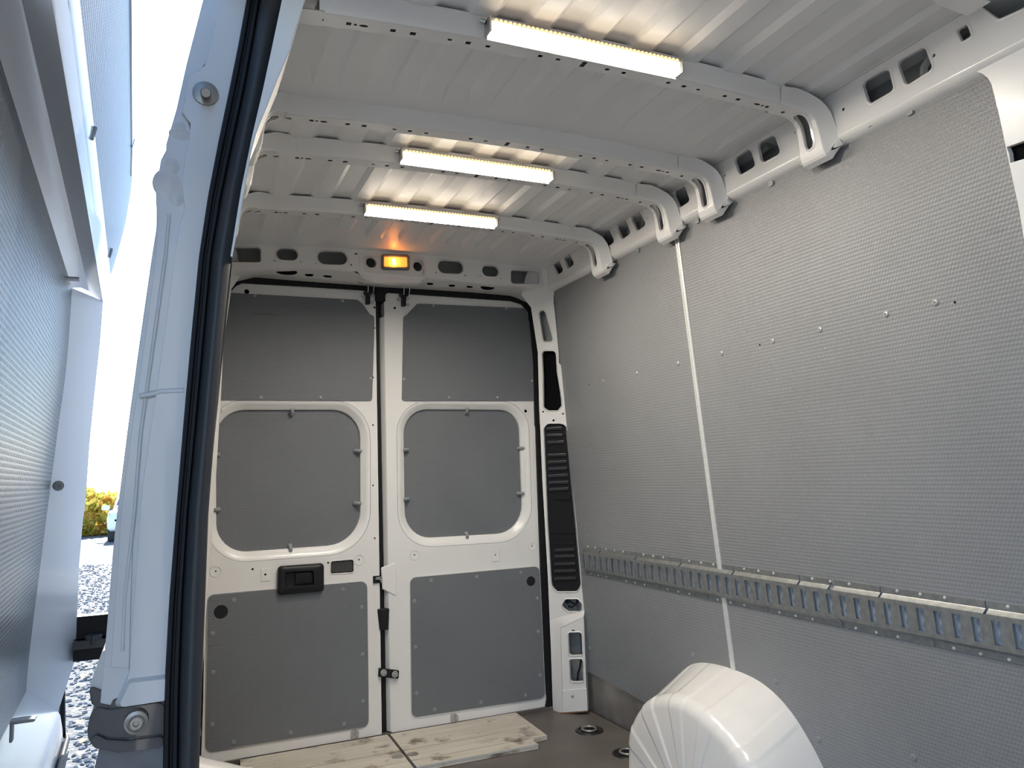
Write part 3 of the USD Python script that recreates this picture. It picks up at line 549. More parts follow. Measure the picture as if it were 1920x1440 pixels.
sb = part(d2, 'stop_bracket', loft([REAR.w(mk(bqz, 0, .004), -.004), REAR.w(mk(bqz, 0, .004), .010), REAR.w(mk(bqz, -.002, .003), .012)], cap1=True), 'black_plastic')
for p in ((133, 808), (207, 818)): part(sb, 'bolt', rotp(REAR, REAR.at(*z4(p)[0]), [(.0135, .012), (.013, .016), (.010, .017), (.010, .0145), (.005, .0145), (.005, .021), (.003, .022)], 16), 'rivet')
for dd, zf, q in ((d1, z3, ((1010, 1200), (1024, 1188), (1050, 1186), (1063, 1200), (1060, 1262), (1010, 1262))), (d2, z4, ((576, 1092), (590, 1080), (614, 1080), (628, 1094), (626, 1146), (578, 1146)))):
    k = poly(REAR.px(zf(*q)), .006); lp = part(dd, 'lower_latch', ext(REAR, k, 0, .005), 'rivet', label='grey bolted latch plate at the bottom edge'); c = np.array(k.centroid.coords[0])
    for dz in (-.006, .014): part(lp, 'bolt', rotp(REAR, c+[0, dz], [(.008, .005), (.008, .009), (.005, .010)], 6), 'steel')
zt = zoom(670, 440, 9.6)
for dd, ox, bolts in ((d1, 180, ((85, 1132), (275, 1125), (272, 1228))), (d2, 822, ((733, 1167), (912, 1160), (912, 1262)))):
    oy = 0 if dd == d1 else 35
    A = lambda x, y: REAR.at(*zt((x, y+oy))[0])
    lt = part(dd, 'top_latch', cat(ext(REAR, poly([A(ox-40, 1085), A(ox+35, 1085), A(ox+35, 1265), A(ox-40, 1265)], .003), .002, .018), ext(REAR, poly([A(ox-85, 1020), A(ox-40, 1050), A(ox+40, 1050), A(ox+80, 1020), A(ox+70, 1090), A(ox, 1110), A(ox-75, 1085)], .004), .004, .022)), 'black_plastic', label='black latch hook at the top edge')
    part(lt, 'wire_loop', cat(*[tube([REAR.w(A(ox+dx, 900), .03)[0], REAR.w(A(ox+dx, 1000), .026)[0], REAR.w(A(ox+dx*1.0, 1060), .020)[0]], .0028, 8) for dx in (-10, 88)]), 'steel')
    part(lt, 'striker_plate', cat(*[tube([np.array(REAR.w(A(ox+dx, 850+4*k), .045)[0]), np.array(REAR.w(A(ox+dx+34, 856+4*k), .045)[0])], .0042, 6) for k, dx in enumerate((-95, -45, 40, 110))]), 'rivet')
    for p in bolts: part(lt, 'bolt', rotp(REAR, REAR.at(*zt(p)[0]), [(.0075, .0), (.0072, .003), (.004, .004)], 10), 'rivet')
# ---- black rubber seal round the rear opening and between the doors
so = REAR.px([(380, 1440), (368, 1200), (372, 1030)]+z7((60, 780), (150, 520), (200, 440), (260, 388), (330, 374), (400, 375), (800, 405), (1240, 440))+z8h((0, 425), (400, 445), (700, 465), (1000, 490), (1100, 520), (1150, 575), (1180, 700), (1200, 900), (1213, 1430))+z2((1180, 100), (1200, 600), (1240, 1300))+z4((1232, 500), (1250, 900), (1252, 1075), (1180, 1110)))
si = unary = shapely.union_all([left_out, right_out, sbox(-.04, -.05, .01, 1.79)])

ring = Polygon(so).buffer(0).union(sbox(-.75, -.03, .7, .1).buffer(0)).difference(si.buffer(-.004))
ring = poly(ring).buffer(-.0005).intersection(sbox(-2, .0015, 2, 3))
rs = thing('door_seal', 'black rubber seal framing the pair of rear doors', 'seal', (0, YR, .9))
part(rs, 'frame_seal', ext(REAR, ring, -.03, .012), 'rubber', smooth=False)
part(rs, 'centre_seal', ext(REAR, Polygon([(-.037, -.03), (-.012, -.03), (-.018, 1.80), (-.037, 1.80)]), -.07, -.02), 'rubber', smooth=False)
# ---- rear body shell outside the doors
solo('wall_rear', cat(box((-.84, 3.37, -.3), (.95, 3.39, 2.02)), box((-.80, 3.30, 1.86), (.90, 3.37, 2.0))), 'outer_paint', 'rear outer shell of the van body', None, kind='structure')

# ================================================================== REAR PILLAR (right)
zp = zoom(990, 450, 3.2); zq = zoom(1000, 880, 3.272); zz = zoom(1000, 440, 7.2)
lefte = z8h((1080, 480), (1150, 570), (1200, 900), (1213, 1430))+z2((1180, 100), (1200, 600), (1240, 1300))+z4((1232, 500), (1250, 900), (1252, 1075))
righte = z4((1483, 1062))+zq((320, 1000), (310, 700), (285, 300), (255, 0))+zp((245, 1090), (222, 930), (205, 800), (196, 750), (184, 738), (185, 690))+zz((330, 1440), (305, 1200), (290, 1050), (275, 930), (272, 850), (282, 790), (300, 750), (340, 712), (400, 680), (460, 655), (310, 655), (268, 590), (200, 400), (-40, 385))
lefte = [(985, 520)]+lefte
pil = thing('rear_pillar', 'white corner pillar with black grille between the right rear door and the lined wall', 'pillar', (.75, 3.15, 0))
box_base = PIL.px(z4((1232, 462), (1462, 400), (1483, 1062), (1252, 1072)))
NB = .032
box_front = PIL.px(z4((1303, 520), (1455, 445), (1478, 1064), (1318, 1076)), NB)
ph = [poly(PIL.px(zp((68, 440), (75, 428), (92, 425), (104, 440), (146, 595), (140, 607), (102, 608), (92, 600))), .006), poly(PIL.px(zp((86, 680), (95, 668), (155, 668), (166, 680), (172, 790), (200, 960), (200, 995), (178, 1022), (120, 1022), (95, 1005), (92, 800))), .008),
      poly(PIL.px(z2((1213, 235), (1240, 208), (1345, 208), (1375, 232), (1388, 300), (1475, 1345), (1450, 1398), (1300, 1400), (1268, 1355), (1240, 900))), .012), poly(PIL.px(z4((1313, 370), (1335, 330), (1415, 328), (1442, 360), (1440, 400), (1425, 411), (1350, 408), (1325, 390))), .012)]
bh = [poly(PIL.px(z4((1355, 549), (1440, 547), (1446, 697), (1360, 699)), NB), .010), poly(PIL.px(z4((1363, 724), (1448, 721), (1452, 871), (1369, 873)), NB), .010), poly(PIL.px(z4((1376, 531), (1395, 530), (1395, 539), (1377, 540)), NB))]
pdots = [disc(PIL.at(*zf((x, y))[0]), r, 8) for zf, x, y, r in ((zp, 91, 1031, .004), (zp, 210, 1043, .004), (zp, 153, 1083, .005), (zz, 160, 397, .003))]
pf = Polygon(PIL.px(lefte+righte)).buffer(0)
part(pil, 'face', ext(PIL, pf.difference(shapely.union_all(ph+pdots+[Polygon(box_base).buffer(-.001)])), -.003, 0), 'white_paint', smooth=False)
part(pil, 'edge_return', loft([PIL.w(PIL.px(righte[:-4]), 0), PIL.w(PIL.px(righte[:-4]), -.02)], close=False), 'white_paint')
part(pil, 'door_return', loft([PIL.w(PIL.px(lefte), 0), REAR.w(REAR.px(lefte)+[.004, 0], -.0)], close=False), 'white_paint')
part(pil, 'foot_box', cat(loft([PIL.w(box_base, -.001), PIL.w(.15*box_base+.85*box_front, NB*.9), PIL.w(box_front, NB)]), ext(PIL, Polygon(box_front).difference(shapely.union_all(bh)), NB-.003, NB)), 'white_paint', smooth=25)
fq = PIL.px(z4((1254, 922), (1478, 914)), 0)
part(pil, 'foot_flange', ext(PIL, Polygon(PIL.px(z4((1316, 928), (1476, 914), (1482, 1064), (1318, 1074)), NB)), NB, NB+.003), 'white_paint', smooth=False)
part(pil, 'rust_line', ext(PIL, Polygon(PIL.px(z4((1300, 1074), (1482, 1060), (1483, 1068), (1310, 1083)), NB)), NB, NB+.004), 'rust', label='rusty edge at the foot')
part(pil, 'screw', screw(PIL, PIL.at(*z4((1383, 966))[0], NB), .006, .003, NB+.003), 'rivet')
back = Polygon(PIL.px(lefte+righte[:-5])).buffer(-.012)
part(pil, 'cavity_liner', ext(PIL, back, -.055, -.05), 'cavity_paint', smooth=False, label='dull inner skin seen through the cut-outs')
part(pil, 'dark_liner', ext(PIL, ph[1].buffer(.006), -.03, -.025), 'dark_void', smooth=False)
rim = lambda h, n=0.0: loft([PIL.w(pk_(h.buffer(.006), 96), n+.0005), PIL.w(pk_(h.buffer(.002), 96), n+.004), PIL.w(pk_(h, 96), n+.001), PIL.w(pk_(h, 96), n-.012)])
def pk_(p, k): return np.array([p.exterior.interpolate(i/k, normalized=True).coords[0] for i in range(k)])
for h in ph: part(pil, 'rolled_edge', rim(h), 'white_paint', smooth=60)
for h in bh[:2]: part(pil, 'rolled_edge', rim(h, NB), 'white_paint', smooth=60)
for c in (((1322, 352), (1345, 345), (1365, 365), (1395, 372), (1410, 350)), ((1340, 388), (1370, 392), (1398, 370), (1402, 345))): part(pil, 'cable', tube(PIL.w(PIL.px(z4(*c)), -.03), .0035, 6), 'black_plastic')
part(pil, 'cable', tube(PIL.w(PIL.px(z4((1412, 870), (1418, 820), (1432, 770), (1438, 725))), -.0), .004, 6), 'black_plastic')
part(pil, 'grommet', rotp(PIL, PIL.at(*z4((1338, 358))[0]), [(.009, -.045), (.009, -.03), (.005, -.028)], 12), 'black_plastic')
gr = part(pil, 'grille', ext(PIL, ph[2].buffer(.004), -.016, -.008), 'grille_plastic', smooth=False, label='black plastic ventilation grille')
for xa, xb, ya, yb in ((1230, 1345, 245, 238), (1232, 1350, 292, 288), (1235, 1360, 343, 337), (1238, 1375, 432, 428), (1240, 1378, 483, 476), (1242, 1382, 532, 524), (1244, 1388, 580, 572), (1246, 1390, 628, 622), (1250, 1392, 676, 668),
                       (1290, 1432, 1106, 1100), (1288, 1436, 1150, 1145), (1285, 1440, 1205, 1200), (1284, 1442, 1255, 1250), (1284, 1444, 1308, 1302)):
    q = PIL.px(z2((xa, ya-13), (xb, yb-13), (xb, yb+9), (xa, ya+9)), -.008)
    part(gr, 'slat', loft([PIL.w(fillet(q, .003, 3), -.008), PIL.w(fillet(grow(q, -.001), .003, 3), .000), PIL.w(fillet(grow(q, -.003), .002, 3), .001)], cap1=True), 'slat_plastic', smooth=30)
for q in (((1240, 755), (1415, 755), (1440, 985), (1258, 990)), ((1268, 715), (1405, 718), (1408, 748), (1270, 746)), ((1285, 1040), (1435, 1035), (1436, 1065), (1286, 1068))):
    b_ = PIL.px(z2(*q), -.008); part(gr, 'blank_panel', loft([PIL.w(fillet(b_, .004, 4), -.008), PIL.w(fillet(grow(b_, -.001), .004, 4), -.004)], cap1=True), 'grille_plastic', smooth=30)

pil2 = thing('rear_pillar', 'plain white corner pillar left of the left rear door, behind the black door seal', 'pillar', (-.75, 3.15, 0))
mx_ = lambda m: (m.apply_transform(np.diag([-1., 1, 1, 1])), m.invert(), m)[2]
part(pil2, 'face', mx_(ext(PIL, pf, -.003, 0)), 'white_paint', smooth=False)
part(pil2, 'door_return', mx_(loft([PIL.w(PIL.px(lefte), 0), REAR.w(REAR.px(lefte)+[.004, 0], -.0)], close=False)), 'white_paint')

# ================================================================== CARGO RAIL on the right wall
B0, B1 = .588, .7135
cr = thing('cargo_rail', 'galvanised slotted load securing rail running along the right wall', 'rail', (.82, 2, .65))
A0, A1 = -3.03, .10
def ticks(zfs): return sorted(float(WALLR.at(*p, .008)[0]) for p in zfs)
tu = ticks(zq((405, 497), (628, 535), (900, 573), (1225, 625))+zoom(1400, 940, 2.881)((280, 427), (720, 495), (1290, 580)))
tl_ = ticks(zq((520, 650), (765, 700))+[(1325, 1114)]+zoom(1400, 940, 2.881)((105, 560), (500, 635), (1005, 740)))
tu = tu+[tu[-1]+.2365*k for k in (1, 2, 3, 4)]; tl_ = tl_+[tl_[-1]+.235*k for k in (1, 2, 3, 4)]
web0, web1 = B0+.024, B1-.026
hol, tong, backs = [], [], []
yy = 3.005
while yy > -.05:
    a = -yy; x0, x1 = a-.0100, a+.0100; zb_, zt_ = (web0+web1)/2-.027, (web0+web1)/2+.027
    hol.append(sbox(x0, zb_, x1, zt_))
    if yy > .8:
        t = np.linspace(0, 1, 15); wv = x0+.0085+.0032*np.cos(t*4*math.pi)
        tong.append(ext(WALLR, Polygon([(x1+.001, zb_-.002)]+[(x1+.001, zt_+.002)]+[(w, zt_+.002-(zt_-zb_+.004)*k) for w, k in zip(wv, t)]), .004, .006))
    yy -= .0470
webp = sbox(A0, web0, A1, web1).difference(shapely.union_all(hol))
wm = []
for g0 in np.arange(A0, A1, .25):
    q = webp.intersection(sbox(g0, 0, min(g0+.25, A1), 2)); wm.append(ext(WALLR, q, .0125, .0145))
part(cr, 'web', cat(*wm), 'galvanised', smooth=False, label='slotted face')
part(cr, 'wave_insert', cat(*tong), 'blue_steel', smooth=False, kind='stuff', label='wavy tongues inside the slots')
part(cr, 'back_plate', ext(WALLR, sbox(A0, web0-.004, A1, web1+.004), .0005, .0015), 'bright_steel', smooth=False)
def segs(tk, half):
    cuts = [A0]; 
    for t in tk: cuts += [t-half, t+half]
    cuts.append(A1); return [(cuts[i], cuts[i+1]) for i in range(0, len(cuts), 2) if cuts[i+1] > cuts[i]]
prof_u = [(web1-.0005, .0145), (web1+.001, .0140), (web1+.0085, .0035), (web1+.010, .0025), (B1, .0025), (B1, .0)]
prof_l = [(B0, .0), (B0, .0025), (web0-.010, .0025), (web0-.0085, .0035), (web0-.001, .0140), (web0+.0005, .0145)]
for nm, pr, tk, notch in (('upper_flange', prof_u, tu, -1.636), ('lower_flange', prof_l, tl_, -1.617)):
    for i, (a, b) in enumerate(segs(tk, .0035)):
        bits = [(a, b)] if not a < notch < b else [(a, notch-.009), (notch+.009, b)]
        part(cr, nm, cat(*[loft([WALLR.w([(x, bb, n) for bb, n in pr]) for x in bt_], close=False) for bt_ in bits]), 'galvanised', smooth=30)
        xx = [x for x in (a+.045, a+.11, a+.175) if x < b-.01]
        for x in xx:
            bb = (B1-.0055) if pr is prof_u else (B0+.0055)
            part(cr, 'rivet', rotp(WALLR, (x, bb), [(.0042, .0025), (.0037, .0045), (.0015, .0052)], 8), 'alu')

# ================================================================== WHEEL ARCHES
def arch(sgn):
    W_ = [(2.50, -.022), (2.49, .08), (2.462, .20), (2.42, .285), (2.36, .335), (2.28, .362), (2.18, .372), (2.08, .372), (2.00, .364), (1.93, .342), (1.87, .304), (1.82, .252), (1.77, .18), (1.725, .09), (1.70, -.022)]
    I_ = [(2.458, -.022), (2.448, .07), (2.425, .15), (2.375, .215), (2.30, .268), (2.215, .305), (2.13, .318), (2.05, .316), (1.975, .302), (1.90, .274), (1.84, .240), (1.79, .198), (1.745, .135), (1.715, .06), (1.70, -.022)]
    nt = 181
    def res(P):
        P = np.array(P); u = np.linspace(0, 1, len(P)); t = np.linspace(0, 1, nt); q = np.c_[np.interp(t, u, P[:, 0]), np.interp(t, u, P[:, 1])]
        k = np.ones(13)/13; z = np.c_[np.convolve(np.pad(q[:, 0], 6, mode='edge'), k, 'valid'), np.convolve(np.pad(q[:, 1], 6, mode='edge'), k, 'valid')]; z[0], z[-1] = q[0], q[-1]; return z
    Wp, Ip = res(W_), res(I_); cen = np.array([2.08, -.022]); rows = []
    t = np.linspace(0, 1, nt); ph_ = (t*6.6+.42) % 1
    rid = .0036*np.interp(t, [0, .5, .62, 1], [1, 1, .4, .5])*np.clip(np.minimum(ph_/.035, (.46-ph_)/.035), 0, 1)*np.clip(np.minimum(t/.06, (1-t)/.06), 0, 1)
    nrm = np.gradient(Wp, axis=0); nrm = np.c_[nrm[:, 1], -nrm[:, 0]]; nrm /= np.linalg.norm(nrm, axis=1, keepdims=True)+1e-9
    for q in np.linspace(0, 1, 9):
        P = Wp+(Ip-Wp)*q; wx_ = KW-LEAN*P[:, 1]+.0; x = wx_+(.66-wx_)*q
        rows.append(np.c_[x, P+nrm*(-rid*min(1, q*8+.15))[:, None]*-1])
    for th in np.linspace(0, math.pi/2, 9)[1:]:          # rounded shoulder
        d = .045*(1-math.cos(th)); x = .66-.045*math.sin(th); Q = Ip+(cen-Ip)*(d/np.maximum(np.linalg.norm(Ip-cen, axis=1), .2))[:, None]
        rows.append(np.c_[x-rid*math.sin(th), Q+nrm*(rid*math.cos(th))[:, None]])
    base = rows[-1][:, 1:]
    for q in (.12, .25, .38, .5, .58, .64, .8, 1.0):
        fd = np.interp(q, [.5, .6], [1, 0]); rows.append(np.c_[.615-.012*q-rid*fd, base+(cen-base)*q])
    R_ = np.array(rows); R_[..., 2] = np.maximum(R_[..., 2], -.022); R_[..., 0] *= sgn
    m = loft(R_, close=False)
    if sgn > 0: m.invert()
    return m
wa = thing('wheel_arch', 'glossy white ribbed wheel arch box against the right wall', 'wheel arch', (.72, 2.06, -.022))
part(wa, 'shell', arch(1), 'arch_paint', smooth=24)
part(wa, 'base_flange', box((.57, 1.64, -.022), (.60, 2.48, -.019)), 'white_paint')
wa2 = thing('wheel_arch', 'white wheel arch corner at the bottom left beside the black door seal', 'wheel arch', (-.72, 2.06, -.022))
part(wa2, 'shell', arch(-1), 'arch_paint', smooth=24)

# ================================================================== FLOOR BOARDS, TIE-DOWN CUPS
FL = Frame((0, 0, -.022), (1, 0, 0), (0, 1, 0)); FT = Frame((0, 0, -.004), (1, 0, 0), (0, 1, 0))
def board(label, q, splits, studs):
    P = Polygon(FT.px(q)).buffer(0); c = P.centroid
    t = thing('threshold_board', label, 'board', (c.x, c.y, -.013), group='worn boards at the rear threshold')
    edges = [9.]+splits+[-9.]
    for hi_, lo_ in zip(edges[:-1], edges[1:]):
        part(t, 'plank', ext(FT, P.intersection(sbox(-2, lo_+.0018, 2, hi_-.0018)), -.0165, 0), 'worn_wood', smooth=False)
    part(t, 'tongue', ext(FT, P.buffer(-.006), -.0175, -.0035), 'dark_void', smooth=False)
    yl = P.bounds[1]; part(t, 'edge_strip', ext(FT, P.intersection(sbox(-2, yl-.01, 2, yl+.06)).difference(P.buffer(-.006)).buffer(.0008), -.004, .0012), 'alu', smooth=False, label='pale metal strip on the front edge')
    for u, v in studs: part(t, 'stud', rotp(FT, FT.at(u, v), [(.022, 0), (.021, .0018), (.004, .002)], 16), 'kick_steel', label='flat round stud')
    return t
bl = z3((280, 1372), (1245, 1215), (1268, 1240), (1425, 1440), (1440, 1480), (300, 1640))
brd = z4((178, 1212), (1010, 1074), (1025, 1085), (1215, 1225), (1130, 1245), (1125, 1262), (1155, 1285), (356, 1434))
spl = [float(FT.at(*z4((700, 1225))[0])[1]), float(FT.at(*z4((740, 1300))[0])[1]-.02)]
spl = [3.02, 2.90]
board('left worn pale board in front of the left rear door', bl, spl, [z4((230, 1365))[0]])
board('right worn pale board with notched end in front of the right rear door', brd, spl, [z4((330, 1349))[0]])
for (u, v), lb in (((1105, 1370), 'round recessed tie-down cup in the floor nearest the rear pillar'), ((1177, 1413), 'recessed tie-down cup half hidden behind the white wheel arch')):
    c = FL.at(u, v); t = thing('tie_down_cup', lb, 'tie-down', (*c, -.022), group='floor tie-down cups')
    part(t, 'dish', loft([FL.w(np.array(disc(c, r, 24).exterior.coords)[:-1], h) for r, h in ((.058, .0005), (.055, .004), (.046, .0045), (.042, .001), (.036, .0008))], cap1=True), 'black_plastic', smooth=40)
    an = np.linspace(0, 2*math.pi, 25); part(t, 'ring', tube(FL.w(np.c_[c[0]+.028*np.cos(an), c[1]+.030*np.sin(an)], .007), .005, 8, False), 'kick_steel', smooth=60)

# ================================================================== SIDE DOOR PILLAR (jamb facing the camera), left wall
v1, v2, v3 = zoom(0, 0, 3), zoom(0, 480, 3), zoom(0, 960, 3)
dp = thing('door_pillar', 'white painted door pillar beside the open sliding door', 'pillar', (-.85, 1.45, .6))
J = JAMB
jo = [(384, -12), (350, 120), (331, 205), (312, 270), (312, 281), (302, 300), (292, 357), (294, 400), (293, 430), (285, 480), (262, 640), (240, 800), (215, 1000), (195, 1240), (188, 1318), (207, 1322), (212, 1312), (226, 1305), (236, 1282)]
jr = [(318, 1283), (330, 1127), (345, 960), (360, 780), (385, 480), (405, 367), (422, 273), (445, 167), (462, 83), (478, -12)]
flange = Polygon(J.px(jo+jr)).buffer(0)
part(dp, 'jamb_panel', ext(J, flange, -.004, 0), 'jamb_paint', smooth=False)
part(dp, 'outer_return', loft([J.w(J.px(jo), 0), J.w(J.px(jo), -.05)], close=False), 'jamb_paint', smooth=40)
ji = [(417, -12), (393, 90), (383, 128), (372, 138), (357, 143), (350, 160), (347, 190), (341, 215), (357, 236), (355, 262), (348, 290), (341, 345), (346, 392), (337, 420), (328, 480), (293, 737), (267, 913), (263, 960), (247, 1193), (243, 1252), (236, 1286), (318, 1283)]
inner = Polygon(J.px(ji+jr[1:])).buffer(0).buffer(-.004).buffer(.004, quad_segs=4)
ring0 = [np.array(g.exterior.coords)[:-1] for g in geoms(inner)][0]; 
kk = 160; rs_ = lambda p: pk_(p, kk)
part(dp, 'raised_panel', cat(loft([J.w(rs_(inner), 0), J.w(rs_(inner)*[1, 1]+(rs_(inner.buffer(-.004))-rs_(inner))*.6, .007), J.w(rs_(inner.buffer(-.006)), .010)]) if False else loft([J.w(rs_(inner), 0), J.w(rs_(inner), .008)]), ext(J, inner, .006, .010)), 'jamb_paint', smooth=30)
strip_ = Polygon(J.px([(297, 410), (318, 405), (304, 500), (275, 720), (262, 830), (250, 960), (242, 1252), (208, 1250), (215, 1150), (227, 960), (248, 800), (277, 600), (292, 480)])).buffer(0)
part(dp, 'weld_strip', ext(J, strip_, 0, .004), 'jamb_paint', smooth=False)
gro = [v1((950, 1205))[0], v2((930, 0))[0], v2((860, 500))[0], v2((790, 1000))[0], v2((755, 1440))[0], v3((700, 500))[0], v3((690, 780))[0]]
part(dp, 'bead', tube(J.w(J.px(gro), .004), .003, 6), 'jamb_paint', smooth=60)
bumps = (((340, 252), .016, .010, .012), ((338, 238), .010, .009, .010), ((316, 345), .020, .022, .010), ((322, 312), .012, .016, .008), ((330, 372), .012, .015, .008))
for c, ra, rb, h in bumps:
    p = J.at(*c); an = np.arange(24)*2*math.pi/24; part(dp, 'weld_lump', loft([J.w(np.c_[p[0]+ra*q*1.3*np.cos(an), p[1]+rb*q*1.3*np.sin(an)], h*.6*(math.cos(math.pi*q)+1)/2-.0004) for q in (1, .85, .7, .5, .3, .12)], cap1=True), 'jamb_paint', smooth=True)
part(dp, 'seam_ridge', tube(J.w(J.px([(262, 744), (292, 738), (300, 735), (344, 733)]), .009), .0045, 8), 'jamb_paint', smooth=60)
foot = Polygon(J.px([(247, 1190), (256, 1178), (322, 1160), (322, 1283), (305, 1290), (242, 1262)])).buffer(0)
part(dp, 'foot_slope', loft([J.w(fillet(J.px([(240, 1262), (316, 1252), (314, 1311), (212, 1327)]), .006, 4), .0), J.w(fillet(J.px([(244, 1276), (316, 1268), (314, 1308), (222, 1322)], ), .006, 4), .018)], cap1=True), 'jamb_paint', smooth=40)
sc_ = J.at(385, 181)
st = part(dp, 'striker_washer', rotp(J, sc_, [(.0225, .010), (.022, .014), (.014, .016), (.008, .016)], 24), 'kick_steel', smooth=40, label='dark steel striker washer')
pt = hit(386, 174, (0, 1, 0), 1.40)
part(st, 'striker_pin', tube([J.w(sc_, .016)[0], .5*(J.w(sc_, .016)[0]+pt)+[0, .0, .0], pt], [.0095, .0085, .0075], 12), 'kick_steel', smooth=40)
# white inner return right of the seal
ir = [(531, -12), (576, -12), (541, 100), (520, 150), (500, 202), (486, 235), (480, 252), (470, 290), (455, 380), (436, 482), (432, 480), (452, 355), (471, 262), (493, 167), (511, 83)]
J2 = Frame((0, 1.385, 0), (1, 0, 0), (0, 0, 1))
part(dp, 'inner_return', cat(ext(J2, Polygon(J2.px(ir)).buffer(0), -.003, 0), loft([J2.w(J2.px(ir[1:10]), 0), J2.w(J2.px(ir[1:10]), -.16)], close=False)), 'white_paint', smooth=40)

# side door seal: broad tube and thin lip
ss_ = thing('door_seal', 'thick black rubber seal along the edge of the side door pillar', 'seal', (-.80, 1.44, .5))
lipL = [(464, -12), (447, 83), (430, 167), (408, 273), (390, 367), (373, 480), (357, 647), (345, 780), (330, 960), (317, 1127), (308, 1293), (305, 1460)]
midl = [(490, -12), (474, 83), (459, 167), (436, 273), (416, 367), (397, 480), (382, 647), (370, 780), (353, 960), (343, 1127), (337, 1293), (335, 1460)]
tubR = [(535, -12), (514, 83), (496, 167), (474, 262), (455, 355), (434, 480), (418, 630), (404, 790), (391, 960), (383, 1175), (378, 1300), (373, 1460)]
SJ = Frame((0, 1.435, 0), (1, 0, 0), (0, 0, 1))
def strip_mesh(L, R_, prof, fr):
    a, b = fr.px(L), fr.px(R_); m = np.linspace(0, 1, 12)
    up_ = lambda q: np.c_[np.interp(np.linspace(0, len(q)-1, 60), range(len(q)), q[:, 0]), np.interp(np.linspace(0, len(q)-1, 60), range(len(q)), q[:, 1])]
    a, b = up_(a), up_(b); rows = []
    for p, q in zip(a, b):
        ex = q-p; rows.append([fr.w(p+ex*t, n)[0] for t, n in prof])
    return loft(rows, close=False)
pc = [((1-math.cos(k*math.pi/10))/2, .020*math.sin(k*math.pi/10)) for k in range(11)]
part(ss_, 'tube', strip_mesh(midl, tubR, [(0, -.03)]+pc+[(1, -.045)], SJ), 'seal_rubber', smooth=60)
part(ss_, 'lip', strip_mesh(lipL, midl, [(0, -.02), (0, .002), (.08, .006), (.3, .007), (.45, .002), (.55, .002), (.62, .007), (.85, .008), (1, .0)], SJ), 'rubber', smooth=40)

# left wall behind the pillar, and ahead of the opening
wl = thing('wall_left', 'left side wall of the van behind the door pillar', None, (-.87, 2.4, 1), kind='structure')
prof_in = [(-(KW-LEAN*z), z) for z in (-.03, .6, 1.2, 1.84)]
def wall_l(y0, y1): return loft([[(x+.0, y, z) for x, z in prof_in] for y in (y0, y1)], close=False)
skin = [(-.945, -.35), (-.95, .55), (-.945, .70), (-.945, .80), (-.938, .90), (-.918, 1.1), (-.878, 1.45), (-.81, 1.92), (-.80, 2.05)]
def skin_l(y0, y1): return loft([[(x+.012, y, z) for x, z in skin] for y in (y0, y1)], close=False)
part(wl, 'lining_board', wall_l(1.53, 3.20), 'lining_side', smooth=60)
part(wl, 'outer_skin', skin_l(1.50, 3.38), 'outer_paint', smooth=60)
part(wl, 'front_skin', cat(wall_l(-1.2, -.47), skin_l(-1.2, -.47), box((-.94, -.48, -.1), (-.86, -.46, 1.2)), box((-.88, -.48, 1.2), (-.73, -.46, 2.0))), 'outer_paint', smooth=60)
part(wl, 'cant_panel', box((-.80, -1.2, 1.99), (-.70, 3.3, 2.03)), 'outer_paint', smooth=False)
solo('wall_front', box((-.95, -1.22, -.3), (.95, -1.20, 2.05)), 'white_paint', 'white bulkhead at the front of the load space', None, kind='structure', smooth=False)

# body bulge, rub strip and step end under the pillar
bm = thing('body_moulding', 'glossy dark side moulding and white body bulge at the foot of the door pillar', 'moulding', (-.95, 1.46, .65))
def slab(pts, y0, y1, mat_, name, r=.006, fr=J, off=0.0):
    q = max(geoms(Polygon(fr.px(pts, off)).buffer(0).buffer(-r).buffer(r, quad_segs=6)), key=lambda g: g.area); ed = np.array(q.exterior.coords)[:-1]
    part(bm, name, cat(loft([fr.w(ed, y0), fr.w(ed, y1)]), ext(fr, q, y1-.003, y1)), mat_, smooth=40)
slab([(196, 1195), (186, 1240), (176, 1262), (169, 1285), (168, 1296), (190, 1300), (204, 1300), (204, 1195)], -1.85, -.012, 'outer_paint', 'body_bulge')
slab([(167, 1288), (167, 1300), (171, 1322), (182, 1331), (204, 1335), (204, 1302)], -1.85, -.008, 'moulding', 'rub_strip', .004)
slab([(200, 1300), (200, 1334), (208, 1335), (311, 1322), (311, 1300), (205, 1302)], -.045, -.010, 'moulding', 'rub_strip', .003)
slab([(178, 1326), (168, 1345), (163, 1370), (165, 1388), (176, 1400), (200, 1407), (224, 1408), (309, 1394), (309, 1318), (205, 1332)], -.16, -.005, 'moulding', 'step_end', .012)
slab([(171, 1372), (166, 1386), (178, 1401), (222, 1410), (307, 1400), (307, 1379), (240, 1388), (200, 1386)], -.15, .004, 'moulding', 'step_edge', .007)
slab([(186, 1404), (176, 1445), (172, 1500), (309, 1500), (309, 1394), (224, 1409)], -.16, -.008, 'step_grey', 'step', .002)
bc = J.at(255.5, 1353)
part(bm, 'bolt', rotp(J, bc, [(.0185, -.006), (.018, .008), (.014, .009), (.0135, .006), (.0115, .0065), (.0115, .012), (.009, .014), (.005, .014), (.004, .010)], 20), 'kick_steel', label='round socket bolt')

